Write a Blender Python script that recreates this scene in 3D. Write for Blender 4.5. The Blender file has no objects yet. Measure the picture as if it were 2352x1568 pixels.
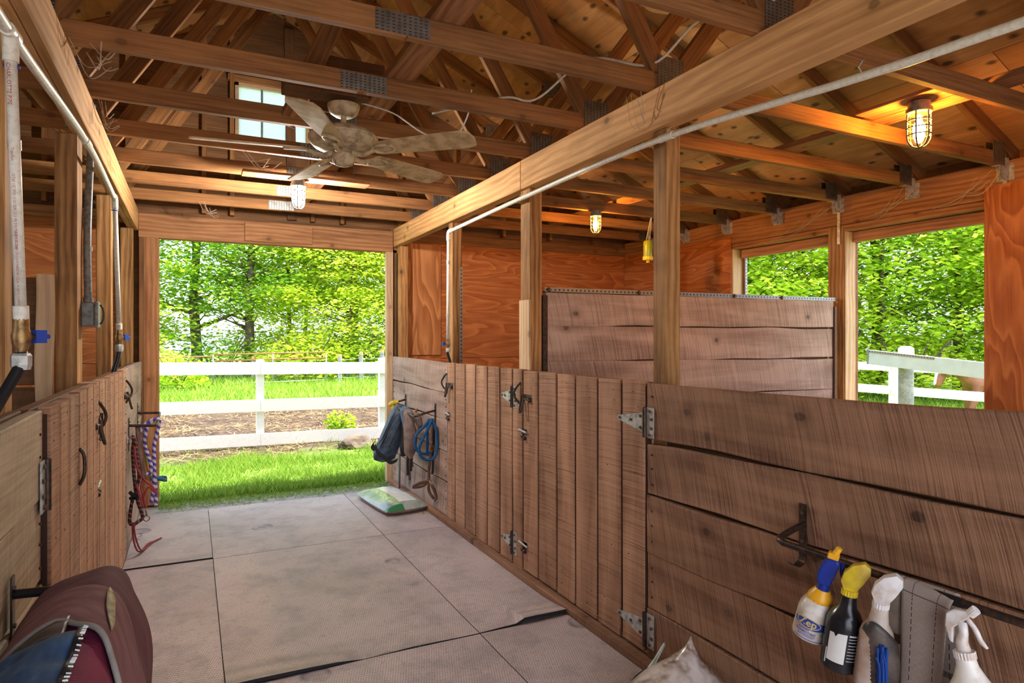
import bpy, bmesh, math, random
from mathutils import Vector, Matrix, noise

random.seed(7)
SC = bpy.context.scene
COL = SC.collection
V = Vector

# ------------------------------------------------------------------ camera
EYE = 1.48
cam_data = bpy.data.cameras.new('camera')
cam = bpy.data.objects.new('camera', cam_data)
COL.objects.link(cam)
cam.location = (0, 0, EYE)
cam.rotation_euler = (math.radians(90), 0, math.radians(-26.5))
cam_data.sensor_width = 36.0
cam_data.lens = 36.0 * 1475.0 / 2352.0
cam_data.shift_y = -8.0 / 2352.0
cam_data.clip_start = 0.02
cam_data.clip_end = 400
SC.camera = cam

# ------------------------------------------------------------------ sky, sun, exposure
world = bpy.data.worlds.new('world')
SC.world = world
world.use_nodes = True
wt = world.node_tree
wt.nodes.clear()
sky = wt.nodes.new('ShaderNodeTexSky')
sky.sky_type = 'NISHITA'
sky.sun_disc = False
sky.sun_elevation = math.radians(48)
sky.sun_rotation = math.radians(200)
sky.air_density = 1.0
sky.dust_density = 2.2
sky.ozone_density = 1.0
bg = wt.nodes.new('ShaderNodeBackground')
bg.inputs['Strength'].default_value = 0.27
wo = wt.nodes.new('ShaderNodeOutputWorld')
hz = wt.nodes.new('ShaderNodeMix')
hz.data_type = 'RGBA'
hz.inputs[0].default_value = 0.62
wt.links.new(sky.outputs[0], hz.inputs[6])
hz.inputs[7].default_value = (1.9, 2.25, 2.75, 1)      # bright thin haze
wt.links.new(hz.outputs[2], bg.inputs[0])
wt.links.new(bg.outputs[0], wo.inputs[0])

sun_data = bpy.data.lights.new('sun', 'SUN')
sun_data.energy = 4.4
sun_data.angle = math.radians(4)
sun_data.color = (1.0, 0.95, 0.86)
sun = bpy.data.objects.new('sun', sun_data)
COL.objects.link(sun)
sun.rotation_euler = V((-0.50, 0.04, -0.86)).to_track_quat('-Z', 'Y').to_euler()
sun.location = (20, 8, 30)

vs = SC.view_settings
vs.view_transform = 'Standard'
vs.look = 'None'
vs.gamma = 1.0
vs.use_curve_mapping = False
vs.exposure = 2.0
cy = SC.cycles
cy.use_adaptive_sampling = True
cy.adaptive_threshold = 0.06
cy.max_bounces = 7
cy.diffuse_bounces = 4
cy.glossy_bounces = 2
cy.transmission_bounces = 4
cy.transparent_max_bounces = 8
cy.caustics_reflective = False
cy.caustics_refractive = False
cy.use_denoising = True
LAMP_WHITE, LAMP_WARM = 2300.0, 520.0

# ------------------------------------------------------------------ helpers
WM = {}


def link(o, parent=None, mw=None):
    COL.objects.link(o)
    mw = mw if mw is not None else Matrix.Identity(4)
    if parent is not None:
        o.parent = parent
        o.matrix_basis = WM[parent.name].inverted() @ mw
    else:
        o.matrix_basis = mw
    WM[o.name] = mw
    return o


def tag(o, label=None, cat=None, group=None, kind=None):
    if label:
        o['label'] = label
    if cat:
        o['category'] = cat
    if group:
        o['group'] = group
    if kind:
        o['kind'] = kind
    return o


def empty(name, loc=(0, 0, 0), label=None, cat=None, group=None, kind=None):
    o = bpy.data.objects.new(name, None)
    o.empty_display_size = 0.05
    link(o, None, Matrix.Translation(V(loc)))
    return tag(o, label, cat, group, kind)


class MB:
    """collects geometry in world (or local) coordinates and builds ONE mesh object"""

    def __init__(self):
        self.v, self.f = [], []

    def add(self, verts, faces):
        n = len(self.v)
        self.v += [tuple(p) for p in verts]
        self.f += [tuple(i + n for i in fc) for fc in faces]
        return self

    def box(self, lo, hi, ch=0.0):
        (x0, y0, z0), (x1, y1, z1) = lo, hi
        if ch <= 0:
            return self.add([(x0, y0, z0), (x1, y0, z0), (x1, y1, z0), (x0, y1, z0), (x0, y0, z1), (x1, y0, z1), (x1, y1, z1), (x0, y1, z1)],
                            [(0, 3, 2, 1), (4, 5, 6, 7), (0, 1, 5, 4), (1, 2, 6, 5), (2, 3, 7, 6), (3, 0, 4, 7)])
        c = V(((x0 + x1) / 2, (y0 + y1) / 2, (z0 + z1) / 2))
        vv, ff = chamfer_box(x1 - x0, y1 - y0, z1 - z0, ch)
        return self.add([V(p) + c for p in vv], ff)

    def obox(self, c, ax, ay, az, ch=0.0):
        """oriented box: centre and three half-extent vectors"""
        c, ax, ay, az = V(c), V(ax), V(ay), V(az)
        P = []
        for k in (-1, 1):
            for (i, j) in ((-1, -1), (1, -1), (1, 1), (-1, 1)):
                P.append(c + ax * i + ay * j + az * k)
        return self.add(P, [(0, 3, 2, 1), (4, 5, 6, 7), (0, 1, 5, 4), (1, 2, 6, 5), (2, 3, 7, 6), (3, 0, 4, 7)])

    def tube(self, pts, r, n=8, cap=True, closed=False):
        pts = [V(p) for p in pts]
        m = len(pts)
        rr = r if isinstance(r, (list, tuple)) else [r] * m
        t0 = (pts[1] - pts[0]).normalized()
        up = V((0, 0, 1)) if abs(t0.z) < 0.9 else V((0, 1, 0))
        nrm = t0.cross(up).normalized()
        rings = []
        base = len(self.v)
        for i, p in enumerate(pts):
            if closed:
                t = (pts[(i + 1) % m] - pts[i - 1]).normalized()
            elif i == 0:
                t = (pts[1] - p).normalized()
            elif i == m - 1:
                t = (p - pts[i - 1]).normalized()
            else:
                t = ((pts[i + 1] - p).normalized() + (p - pts[i - 1]).normalized())
                t = t.normalized() if t.length > 1e-6 else (pts[i + 1] - p).normalized()
            nrm = (nrm - t * nrm.dot(t))
            nrm = nrm.normalized() if nrm.length > 1e-6 else t.orthogonal().normalized()
            b = t.cross(nrm)
            for k in range(n):
                a = 2 * math.pi * k / n
                self.v.append(tuple(p + (nrm * math.cos(a) + b * math.sin(a)) * rr[i]))
        for i in range(m - 1 if not closed else m):
            for k in range(n):
                a0 = base + i * n + k
                a1 = base + i * n + (k + 1) % n
                j = (i + 1) % m
                b0 = base + j * n + k
                b1 = base + j * n + (k + 1) % n
                self.f.append((a0, a1, b1, b0))
        if cap and not closed:
            self.f.append(tuple(base + k for k in range(n))[::-1])
            self.f.append(tuple(base + (m - 1) * n + k for k in range(n)))
        return self

    def lathe(self, prof, n=20, origin=(0, 0, 0), axis=(0, 0, 1), sx=1.0, sy=1.0):
        """prof: (r, h) pairs from bottom to top about an axis"""
        o, ax = V(origin), V(axis).normalized()
        u = ax.orthogonal().normalized() if abs(ax.z) < 0.99 else V((1, 0, 0))
        w = ax.cross(u)
        base = len(self.v)
        for (r, h) in prof:
            for k in range(n):
                a = 2 * math.pi * k / n
                self.v.append(tuple(o + ax * h + u * (r * sx * math.cos(a)) + w * (r * sy * math.sin(a))))
        for i in range(len(prof) - 1):
            for k in range(n):
                a0, a1 = base + i * n + k, base + i * n + (k + 1) % n
                self.f.append((a0, a1, a1 + n, a0 + n))
        self.f.append(tuple(base + k for k in range(n))[::-1])
        self.f.append(tuple(base + (len(prof) - 1) * n + k for k in range(n)))
        return self

    def prism(self, poly, d0, d1):
        """poly: list of points (3D) ; extruded by vectors d0..d1"""
        d0, d1 = V(d0), V(d1)
        n = len(poly)
        P = [V(p) + d0 for p in poly] + [V(p) + d1 for p in poly]
        F = [tuple(range(n))[::-1], tuple(range(n, 2 * n))]
        for k in range(n):
            F.append((k, (k + 1) % n, n + (k + 1) % n, n + k))
        return self.add(P, F)

    def grid(self, fn, nu, nv):
        base = len(self.v)
        for i in range(nu + 1):
            for j in range(nv + 1):
                self.v.append(tuple(fn(i / nu, j / nv)))
        for i in range(nu):
            for j in range(nv):
                a = base + i * (nv + 1) + j
                self.f.append((a, a + nv + 1, a + nv + 2, a + 1))
        return self

    def mesh(self, name, smooth=False):
        me = bpy.data.meshes.new(name)
        me.from_pydata(self.v, [], self.f)
        me.update()
        if smooth:
            me.polygons.foreach_set('use_smooth', [True] * len(me.polygons))
        return me

    def build(self, name, mat, parent=None, smooth=False, mw=None, auto=None):
        me = self.mesh(name, smooth)
        if auto is not None:
            me.set_sharp_from_angle(angle=math.radians(auto))
        if mat:
            me.materials.append(mat)
        return link(bpy.data.objects.new(name, me), parent, mw)


def chamfer_box(lx, ly, lz, ch):
    bm = bmesh.new()
    bmesh.ops.create_cube(bm, size=1.0)
    bmesh.ops.scale(bm, vec=(lx, ly, lz), verts=bm.verts)
    ch = min(ch, lx * .3, ly * .3, lz * .3)
    bmesh.ops.bevel(bm, geom=bm.edges[:], offset=ch, segments=1, affect='EDGES', profile=0.5)
    bm.verts.index_update()
    vv = [v.co.copy() for v in bm.verts]
    ff = [tuple(v.index for v in f.verts) for f in bm.faces]
    bm.free()
    return vv, ff


BOARD_CACHE = {}


def frame(p0, p1, wdir):
    p0, p1, w = V(p0), V(p1), V(wdir)
    x = (p1 - p0).normalized()
    y = (w - x * w.dot(x)).normalized()
    z = x.cross(y)
    m = Matrix(((x.x, y.x, z.x, 0), (x.y, y.y, z.y, 0), (x.z, y.z, z.z, 0), (0, 0, 0, 1)))
    return Matrix.Translation((p0 + p1) / 2) @ m, (p1 - p0).length


def board(name, p0, p1, w, t, wdir, mat, parent=None, ch=0.003):
    """a sawn board: local x along its length, y its width, z its thickness; alike boards share mesh data"""
    mw, L = frame(p0, p1, wdir)
    key = (round(L, 3), round(w, 3), round(t, 3), mat.name, ch)
    me = BOARD_CACHE.get(key)
    if me is None:
        vv, ff = chamfer_box(L, w, t, ch)
        me = bpy.data.meshes.new(name)
        me.from_pydata(vv, [], ff)
        me.materials.append(mat)
        BOARD_CACHE[key] = me
    return link(bpy.data.objects.new(name, me), parent, mw)


def plank(name, p0, p1, w, t, wdir, mat, parent=None, rough=0.004, segs=10, ch=0.004, warp=0.0):
    """a rough-sawn plank with wavering long edges, its own mesh"""
    mw, L = frame(p0, p1, wdir)
    rnd = random.Random(hash((round(p0[0], 3), round(p0[1], 3), round(p0[2], 3), round(w, 3))) & 0xffff)
    o1, o2 = rnd.uniform(0, 90), rnd.uniform(0, 90)
    mb = MB()
    rings = []
    for i in range(segs + 1):
        s = -L / 2 + L * i / segs
        e1 = w / 2 + rough * noise.noise(V((s * 2.3, o1, 0)))
        e0 = -w / 2 + rough * noise.noise(V((s * 2.3, o2, 5)))
        dz = warp * noise.noise(V((s * 1.1, o1, 9)))
        for (yy, zz) in ((e0 + ch, -t / 2), (e1 - ch, -t / 2), (e1, -t / 2 + ch), (e1, t / 2 - ch), (e1 - ch, t / 2), (e0 + ch, t / 2), (e0, t / 2 - ch), (e0, -t / 2 + ch)):
            mb.v.append((s, yy, zz + dz))
    for i in range(segs):
        for k in range(8):
            a, b = i * 8 + k, i * 8 + (k + 1) % 8
            mb.f.append((a, b, b + 8, a + 8))
    mb.f.append(tuple(range(8))[::-1])
    mb.f.append(tuple(segs * 8 + k for k in range(8)))
    for i, fc in enumerate(mb.f):
        mb.f[i] = fc[::-1]
    return mb.build(name, mat, parent, mw=mw)


def arc(c, r, a0, a1, n, u, w):
    c, u, w = V(c), V(u), V(w)
    return [c + u * (r * math.cos(a0 + (a1 - a0) * i / n)) + w * (r * math.sin(a0 + (a1 - a0) * i / n)) for i in range(n + 1)]


def spline(pts, sub=6):
    """Catmull-Rom through the points"""
    pts = [V(p) for p in pts]
    out = []
    for i in range(len(pts) - 1):
        a = pts[i - 1] if i > 0 else pts[i] * 2 - pts[i + 1]
        b, c = pts[i], pts[i + 1]
        d = pts[i + 2] if i + 2 < len(pts) else c * 2 - b
        for k in range(sub):
            t = k / sub
            out.append(0.5 * ((2 * b) + (c - a) * t + (2 * a - 5 * b + 4 * c - d) * t * t + (3 * b - a - 3 * c + d) * t ** 3))
    out.append(pts[-1])
    return out


def text_geo(txt, size, bold=0.0):
    cu = bpy.data.curves.new('lettering', 'FONT')
    cu.body = txt
    cu.size = size
    cu.align_x = 'CENTER'
    cu.align_y = 'CENTER'
    cu.resolution_u = 2
    cu.offset = bold
    ob = bpy.data.objects.new('lettering', cu)
    COL.objects.link(ob)
    dg = bpy.context.evaluated_depsgraph_get()
    me = bpy.data.meshes.new_from_object(ob.evaluated_get(dg))
    vv = [v.co.copy() for v in me.vertices]
    ff = [tuple(p.vertices) for p in me.polygons]
    bpy.data.objects.remove(ob)
    bpy.data.curves.remove(cu)
    bpy.data.meshes.remove(me)
    return vv, ff


# ------------------------------------------------------------------ materials
MATS = {}


class NT:
    def __init__(self, name):
        self.m = bpy.data.materials.new(name)
        self.m.use_nodes = True
        self.t = self.m.node_tree
        self.t.nodes.clear()
        self.out = self.n('ShaderNodeOutputMaterial')
        self.p = self.n('ShaderNodeBsdfPrincipled')
        self.l(self.p.outputs[0], self.out.inputs[0])
        MATS[name] = self.m

    def n(self, typ, **kw):
        nd = self.t.nodes.new(typ)
        for k, v in kw.items():
            if k.startswith('i_'):
                nd.inputs[k[2:].replace('_', ' ')].default_value = v
            else:
                setattr(nd, k, v)
        return nd

    def l(self, a, b):
        self.t.links.new(a, b)

    def math(self, op, a, b=None, clamp=False):
        nd = self.n('ShaderNodeMath', operation=op, use_clamp=clamp)
        for i, x in enumerate((a, b)):
            if x is None:
                continue
            if isinstance(x, (int, float)):
                nd.inputs[i].default_value = x
            else:
                self.l(x, nd.inputs[i])
        return nd.outputs[0]

    def mix(self, fac, a, b, blend='MIX'):
        nd = self.n('ShaderNodeMix', data_type='RGBA', blend_type=blend)
        for sock, x in ((nd.inputs[0], fac), (nd.inputs[6], a), (nd.inputs[7], b)):
            if isinstance(x, (int, float)):
                sock.default_value = x
            elif isinstance(x, tuple):
                sock.default_value = (x[0], x[1], x[2], 1)
            else:
                self.l(x, sock)
        return nd.outputs[2]

    def ramp(self, fac, stops):
        nd = self.n('ShaderNodeValToRGB')
        e = nd.color_ramp.elements
        while len(e) < len(stops):
            e.new(0.5)
        for i, (p, c) in enumerate(stops):
            e[i].position = p
            e[i].color = (c[0], c[1], c[2], 1) if isinstance(c, tuple) else (c, c, c, 1)
        self.l(fac, nd.inputs[0])
        return nd.outputs[0]

    def noise(self, vec, scale, detail=3, rough=0.55, dist=0.0):
        nd = self.n('ShaderNodeTexNoise', i_Scale=scale, i_Detail=detail, i_Roughness=rough, i_Distortion=dist)
        if vec is not None:
            self.l(vec, nd.inputs['Vector'])
        return nd.outputs[0]

    def coords(self, scale=(1, 1, 1), rnd=True, rot=(0, 0, 0)):
        tc = self.n('ShaderNodeTexCoord')
        vec = tc.outputs['Object']
        if rnd:
            oi = self.n('ShaderNodeObjectInfo')
            r = self.math('MULTIPLY', oi.outputs['Random'], 37.0)
            cb = self.n('ShaderNodeCombineXYZ')
            self.l(r, cb.inputs[0]); self.l(self.math('MULTIPLY', r, 1.7), cb.inputs[1]); self.l(self.math('MULTIPLY', r, 0.6), cb.inputs[2])
            ad = self.n('ShaderNodeVectorMath', operation='ADD')
            self.l(vec, ad.inputs[0]); self.l(cb.outputs[0], ad.inputs[1])
            vec = ad.outputs[0]
        mp = self.n('ShaderNodeMapping')
        mp.inputs['Scale'].default_value = scale
        mp.inputs['Rotation'].default_value = rot
        self.l(vec, mp.inputs[0])
        return mp.outputs[0]

    def kerf_coords(self, sx, sy, shear, bow):
        """coordinates squeezed along the board, slanted and bowed like circular-saw marks"""
        c = self.coords()
        s = self.n('ShaderNodeSeparateXYZ'); self.l(c, s.inputs[0])
        tc = self.n('ShaderNodeTexCoord')
        s2 = self.n('ShaderNodeSeparateXYZ'); self.l(tc.outputs['Object'], s2.inputs[0])
        y = s2.outputs[1]
        x = self.math('ADD', s.outputs[0], self.math('ADD', self.math('MULTIPLY', y, shear), self.math('MULTIPLY', self.math('MULTIPLY', y, y), bow)))
        cb = self.n('ShaderNodeCombineXYZ')
        self.l(self.math('MULTIPLY', x, sx), cb.inputs[0]); self.l(self.math('MULTIPLY', s.outputs[1], sy), cb.inputs[1]); self.l(self.math('MULTIPLY', s.outputs[2], sy), cb.inputs[2])
        return cb.outputs[0]

    def bump(self, h, strength=0.3, dist=0.01):
        nd = self.n('ShaderNodeBump')
        nd.inputs['Strength'].default_value = strength
        nd.inputs['Distance'].default_value = dist
        self.l(h, nd.inputs['Height'])
        self.l(nd.outputs[0], self.p.inputs['Normal'])

    def setp(self, **kw):
        for k, v in kw.items():
            k = k.replace('_', ' ')
            s = self.p.inputs[k]
            if isinstance(v, (int, float)):
                s.default_value = v
            elif isinstance(v, tuple):
                s.default_value = (v[0], v[1], v[2], 1)
            else:
                self.l(v, s)
        return self.m


def plain(name, col, rough=0.6, metal=0.0, spec=0.4, var=0.0, scale=30, dirt=None, bump=0.0, **kw):
    k = NT(name)
    c = col
    if var > 0 or dirt:
        n1 = k.noise(k.coords(), scale, 4)
        d = dirt or tuple(x * (1 - var) for x in col)
        c = k.mix(k.ramp(n1, [(0.42, 0.0), (0.68, 1.0)]), col, d)
        if bump:
            k.bump(n1, bump, 0.004)
    k.setp(Base_Color=c, Roughness=rough, Metallic=metal)
    k.p.inputs['Specular IOR Level'].default_value = spec
    for a, b in kw.items():
        k.p.inputs[a.replace('_', ' ')].default_value = b
    return k.m


def wood(name, dark, light, grain=1.0, saw=0.0, knots=0.35, stain=0.4, stain_col=(0.03, 0.018, 0.012), rough=0.75, vary=0.25, saw_scale=55.0, bump=0.35, across=14.0, rings=0.0, shear=0.22):
    """lumber: fibre along local x, optional saw kerfs across it, knots, stains"""
    k = NT(name)
    co = k.coords()
    fib = k.noise(k.coords((1.1 * grain, across * grain * 2.2, across * grain * 2.2)), 2.6, 5, 0.62)
    wide = k.noise(k.coords((0.7, across * 0.35, across * 0.35)), 1.6, 2, 0.5, 0.6)
    f = k.mix(0.80 if saw > 0.6 else 0.45, fib, wide)
    if rings > 0:
        wv = k.n('ShaderNodeTexWave', wave_type='BANDS', bands_direction='Y', i_Scale=rings, i_Distortion=9.0, i_Detail=3.0, i_Detail_Scale=0.6)
        k.l(k.coords((0.28, 1, 1)), wv.inputs[0])
        f = k.mix(0.14, f, wv.outputs[0])
    col = k.ramp(f, [(0.33, dark), (0.62, light)])
    # knots
    vo = k.n('ShaderNodeTexVoronoi', voronoi_dimensions='2D', i_Scale=1.0)
    k.l(k.coords((2.3, 3.0, 3.0)), vo.inputs['Vector'])
    kc_ = k.n('ShaderNodeSeparateColor'); k.l(vo.outputs['Color'], kc_.inputs[0])
    some = k.math('GREATER_THAN', kc_.outputs[0], 0.45)
    wobk = k.math('ADD', vo.outputs['Distance'], k.math('MULTIPLY', k.math('SUBTRACT', fib, 0.5), 0.05))
    halo = k.math('MULTIPLY', k.ramp(wobk, [(0.05, 1.0), (0.15, 0.0)]), some)
    kn = k.math('MULTIPLY', k.ramp(wobk, [(0.035, 1.0), (0.055, 0.0)]), some)
    col = k.mix(k.math('MULTIPLY', halo, knots * 0.6), col, tuple(x * 0.75 for x in dark))
    col = k.mix(k.math('MULTIPLY', kn, knots), col, tuple(x * 0.25 for x in dark))
    if stain > 0:
        st = k.ramp(k.noise(co, 2.2, 5, 0.62), [(0.50, 0.0), (0.78, 1.0)])
        col = k.mix(k.math('MULTIPLY', st, stain), col, stain_col)
    oi = k.n('ShaderNodeObjectInfo')
    val = k.math('ADD', k.math('MULTIPLY', oi.outputs['Random'], vary), 1.0 - vary * 0.55)
    hs = k.n('ShaderNodeHueSaturation')
    k.l(val, hs.inputs['Value'])
    k.l(col, hs.inputs['Color'])
    col = hs.outputs[0]
    h = f
    if saw > 0:
        kf = k.noise(k.kerf_coords(saw_scale * 5.5, 2.0, shear, 0.3), 1.0, 2, 0.55)
        kc = k.noise(k.kerf_coords(saw_scale * 1.3, 1.2, shear, 0.3), 1.0, 2, 0.5)
        kerf = k.ramp(k.mix(0.35, kf, kc), [(0.40, 0.0), (0.62, 1.0)])
        br = k.ramp(k.noise(co, 4.0, 3), [(0.35, 0.25), (0.62, 1.0)])
        sm = k.math('MULTIPLY', k.math('MULTIPLY', kerf, br), saw)
        col = k.mix(k.math('MULTIPLY', sm, 0.42), col, tuple(min(1, x * 1.35 + 0.03) for x in light))
        dk = k.ramp(kf, [(0.33, 1.0), (0.44, 0.0)])
        col = k.mix(k.math('MULTIPLY', dk, 0.42 * saw), col, tuple(x * 0.5 for x in dark))
        h = k.math('ADD', k.math('MULTIPLY', f, 0.6), k.math('MULTIPLY', kerf, 0.5 * saw))
    k.setp(Base_Color=col, Roughness=rough)
    k.p.inputs['Specular IOR Level'].default_value = 0.25
    k.bump(h, bump, 0.006)
    return k.m


def plywood(name, dark, light, scale=1.0, rot=0.0, stain=0.25, bands=8.0, band=0.55, stretch=(0.30, 1.6, 1.6), specks=0.0):
    """rotary-cut face veneer: wandering cathedral bands and fine fibre"""
    k = NT(name)
    n0 = k.noise(k.coords(stretch, rot=(0, 0, rot)), 1.5 * scale, 2, 0.45, 0.5)
    fr = k.math('FRACT', k.math('MULTIPLY', n0, bands))
    saw_ = k.ramp(fr, [(0.0, 0.0), (0.62, 0.45), (0.86, 1.0), (1.0, 0.0)])
    fine = k.noise(k.coords((1.6, 70, 70), rot=(0, 0, rot)), 1.4, 5, 0.65)
    wob = k.noise(k.coords((3.0, 22, 22), rot=(0, 0, rot)), 1.2, 3, 0.6)
    f = k.mix(band, k.mix(0.5, fine, wob), saw_)
    col = k.ramp(f, [(0.22, dark), (0.66, light)])
    st = k.ramp(k.noise(k.coords(), 2.0, 5, 0.6), [(0.46, 0.0), (0.8, 1.0)])
    col = k.mix(k.math('MULTIPLY', st, stain), col, tuple(x * 0.35 for x in dark))
    if specks > 0:
        vo = k.n('ShaderNodeTexVoronoi', voronoi_dimensions='2D', i_Scale=4.2)
        k.l(k.coords((0.8, 1.3, 1)), vo.inputs['Vector'])
        kn = k.ramp(k.math('ADD', vo.outputs['Distance'], k.math('MULTIPLY', wob, 0.16)), [(0.13, 1.0), (0.22, 0.0)])
        col = k.mix(k.math('MULTIPLY', kn, specks), col, (0.025, 0.014, 0.009))
    k.setp(Base_Color=col, Roughness=0.72)
    k.p.inputs['Specular IOR Level'].default_value = 0.25
    k.bump(f, 0.15, 0.003)
    return k.m


M_TRUSS = wood('truss_lumber', (0.115, 0.045, 0.015), (0.37, 0.165, 0.058), saw=0.0, stain=0.35, vary=0.3)
M_BEAM = wood('beam_lumber', (0.42, 0.20, 0.074), (0.72, 0.40, 0.175), grain=0.8, saw=0.0, stain=0.25, stain_col=(0.16, 0.09, 0.045), knots=0.6, vary=0.08, rings=7.0)
M_POST = wood('post_lumber', (0.16, 0.066, 0.020), (0.48, 0.25, 0.095), saw=0.0, stain=0.55, knots=0.6, vary=0.2, rings=9.0)
M_POSTL = wood('pale_lumber', (0.44, 0.265, 0.14), (0.68, 0.47, 0.29), stain=0.25, stain_col=(0.16, 0.09, 0.05), vary=0.15, rings=8.0)
M_PLANK = wood('stall_plank', (0.112, 0.047, 0.023), (0.345, 0.178, 0.103), saw=1.0, stain=0.42, stain_col=(0.05, 0.03, 0.02), vary=0.25, saw_scale=30.0, bump=0.55, knots=0.85)
M_SLAT = wood('door_slat', (0.20, 0.088, 0.046), (0.45, 0.245, 0.148), saw=0.9, stain=0.25, stain_col=(0.09, 0.05, 0.032), vary=0.2, saw_scale=34.0, knots=0.12, bump=0.45, shear=0.03)
M_GREYP = wood('partition_plank', (0.22, 0.13, 0.098), (0.47, 0.325, 0.262), saw=1.0, stain=0.25, stain_col=(0.12, 0.08, 0.062), vary=0.2, saw_scale=24.0, bump=0.6, knots=0.8)
M_DARKP = wood('dark_plank', (0.075, 0.033, 0.015), (0.21, 0.095, 0.04), saw=0.5, stain=0.4, vary=0.3, saw_scale=22.0)
M_HEAD = wood('header_lumber', (0.22, 0.088, 0.034), (0.45, 0.215, 0.095), stain=0.3, vary=0.15, knots=0.5, rings=8.0)
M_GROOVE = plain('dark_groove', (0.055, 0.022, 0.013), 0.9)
M_PLY = plywood('plywood_wall', (0.27, 0.068, 0.018), (0.52, 0.19, 0.058), 1.7, 0.0, bands=13.0, band=0.34)
M_PLYV = plywood('plywood_wall_upright', (0.33, 0.115, 0.036), (0.56, 0.25, 0.095), 1.2, 0.25, bands=11.0, band=0.5)
M_SHEATH = plywood('roof_sheathing', (0.34, 0.145, 0.048), (0.62, 0.325, 0.13), 0.8, 0.0, stain=0.6, bands=5.0, band=0.2, stretch=(0.5, 2.0, 2.0), specks=0.8)
M_SIDING = wood('outer_siding', (0.10, 0.045, 0.018), (0.27, 0.125, 0.05), stain=0.3)
M_IRON = plain('black_iron', (0.045, 0.037, 0.035), 0.45, 0.7, var=0.4, scale=60, dirt=(0.12, 0.06, 0.035))
M_GALV = plain('galvanized_steel', (0.52, 0.52, 0.50), 0.45, 0.35, var=0.3, scale=40, dirt=(0.25, 0.24, 0.22))
M_RUST = plain('rusted_screw', (0.16, 0.10, 0.075), 0.6, 0.6, var=0.4, scale=90)
M_PVC = plain('pvc_pipe', (0.80, 0.78, 0.72), 0.42, var=0.2, scale=70, dirt=(0.66, 0.60, 0.50))
M_BRASS = plain('brass', (0.36, 0.22, 0.09), 0.45, 0.8, var=0.4, scale=60, dirt=(0.15, 0.09, 0.05))
M_BLUEP = plain('blue_plastic', (0.02, 0.07, 0.42), 0.4)
M_HOSE = plain('black_hose', (0.015, 0.015, 0.017), 0.3)
M_CONDUIT = plain('grey_conduit', (0.20, 0.21, 0.21), 0.45, var=0.35, scale=50, dirt=(0.10, 0.095, 0.09))
M_WHITE = plain('white_paint', (0.92, 0.91, 0.92), 0.45, var=0.05, scale=30, dirt=(0.84, 0.83, 0.84))
M_BLACK = plain('black_plastic', (0.013, 0.013, 0.015), 0.3)


def gusset_mat():
    k = NT('gusset_steel')
    tc = k.n('ShaderNodeTexCoord')
    sx = k.n('ShaderNodeSeparateXYZ')
    k.l(tc.outputs['Object'], sx.inputs[0])

    def tooth(sock, pitch, duty):
        f = k.math('FRACT', k.math('MULTIPLY', sock, 1.0 / pitch))
        return k.math('LESS_THAN', f, duty)
    slot = k.math('MULTIPLY', tooth(sx.outputs[0], 0.021, 0.5), tooth(sx.outputs[1], 0.0125, 0.42))
    nz = k.noise(k.coords(), 25, 3)
    base = k.mix(k.ramp(nz, [(0.4, 0.0), (0.7, 1.0)]), (0.33, 0.33, 0.31), (0.20, 0.18, 0.16))
    col = k.mix(slot, base, (0.06, 0.04, 0.028))
    k.setp(Base_Color=col, Roughness=0.4, Metallic=k.math('SUBTRACT', 0.85, k.math('MULTIPLY', slot, 0.7)))
    k.bump(k.math('SUBTRACT', 1.0, slot), 0.6, 0.004)
    return k.m


M_GUSSET = gusset_mat()


def perforated_mat():
    """punched steel angle: a row of dark holes"""
    k = NT('punched_steel')
    tc = k.n('ShaderNodeTexCoord')
    sx = k.n('ShaderNodeSeparateXYZ')
    k.l(tc.outputs['Object'], sx.inputs[0])
    fx = k.math('SUBTRACT', k.math('FRACT', k.math('MULTIPLY', sx.outputs[0], 1 / 0.032)), 0.5)
    dx = k.math('MULTIPLY', fx, 0.032)
    r = k.math('SQRT', k.math('ADD', k.math('MULTIPLY', dx, dx), k.math('MULTIPLY', sx.outputs[1], sx.outputs[1])))
    hole = k.math('LESS_THAN', r, 0.0062)
    col = k.mix(hole, (0.30, 0.30, 0.30), (0.015, 0.012, 0.01))
    k.setp(Base_Color=col, Roughness=0.45, Metallic=k.math('SUBTRACT', 0.8, k.math('MULTIPLY', hole, 0.8)))
    k.bump(k.math('SUBTRACT', 1.0, hole), 0.8, 0.004)
    return k.m


M_PUNCH = perforated_mat()


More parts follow.
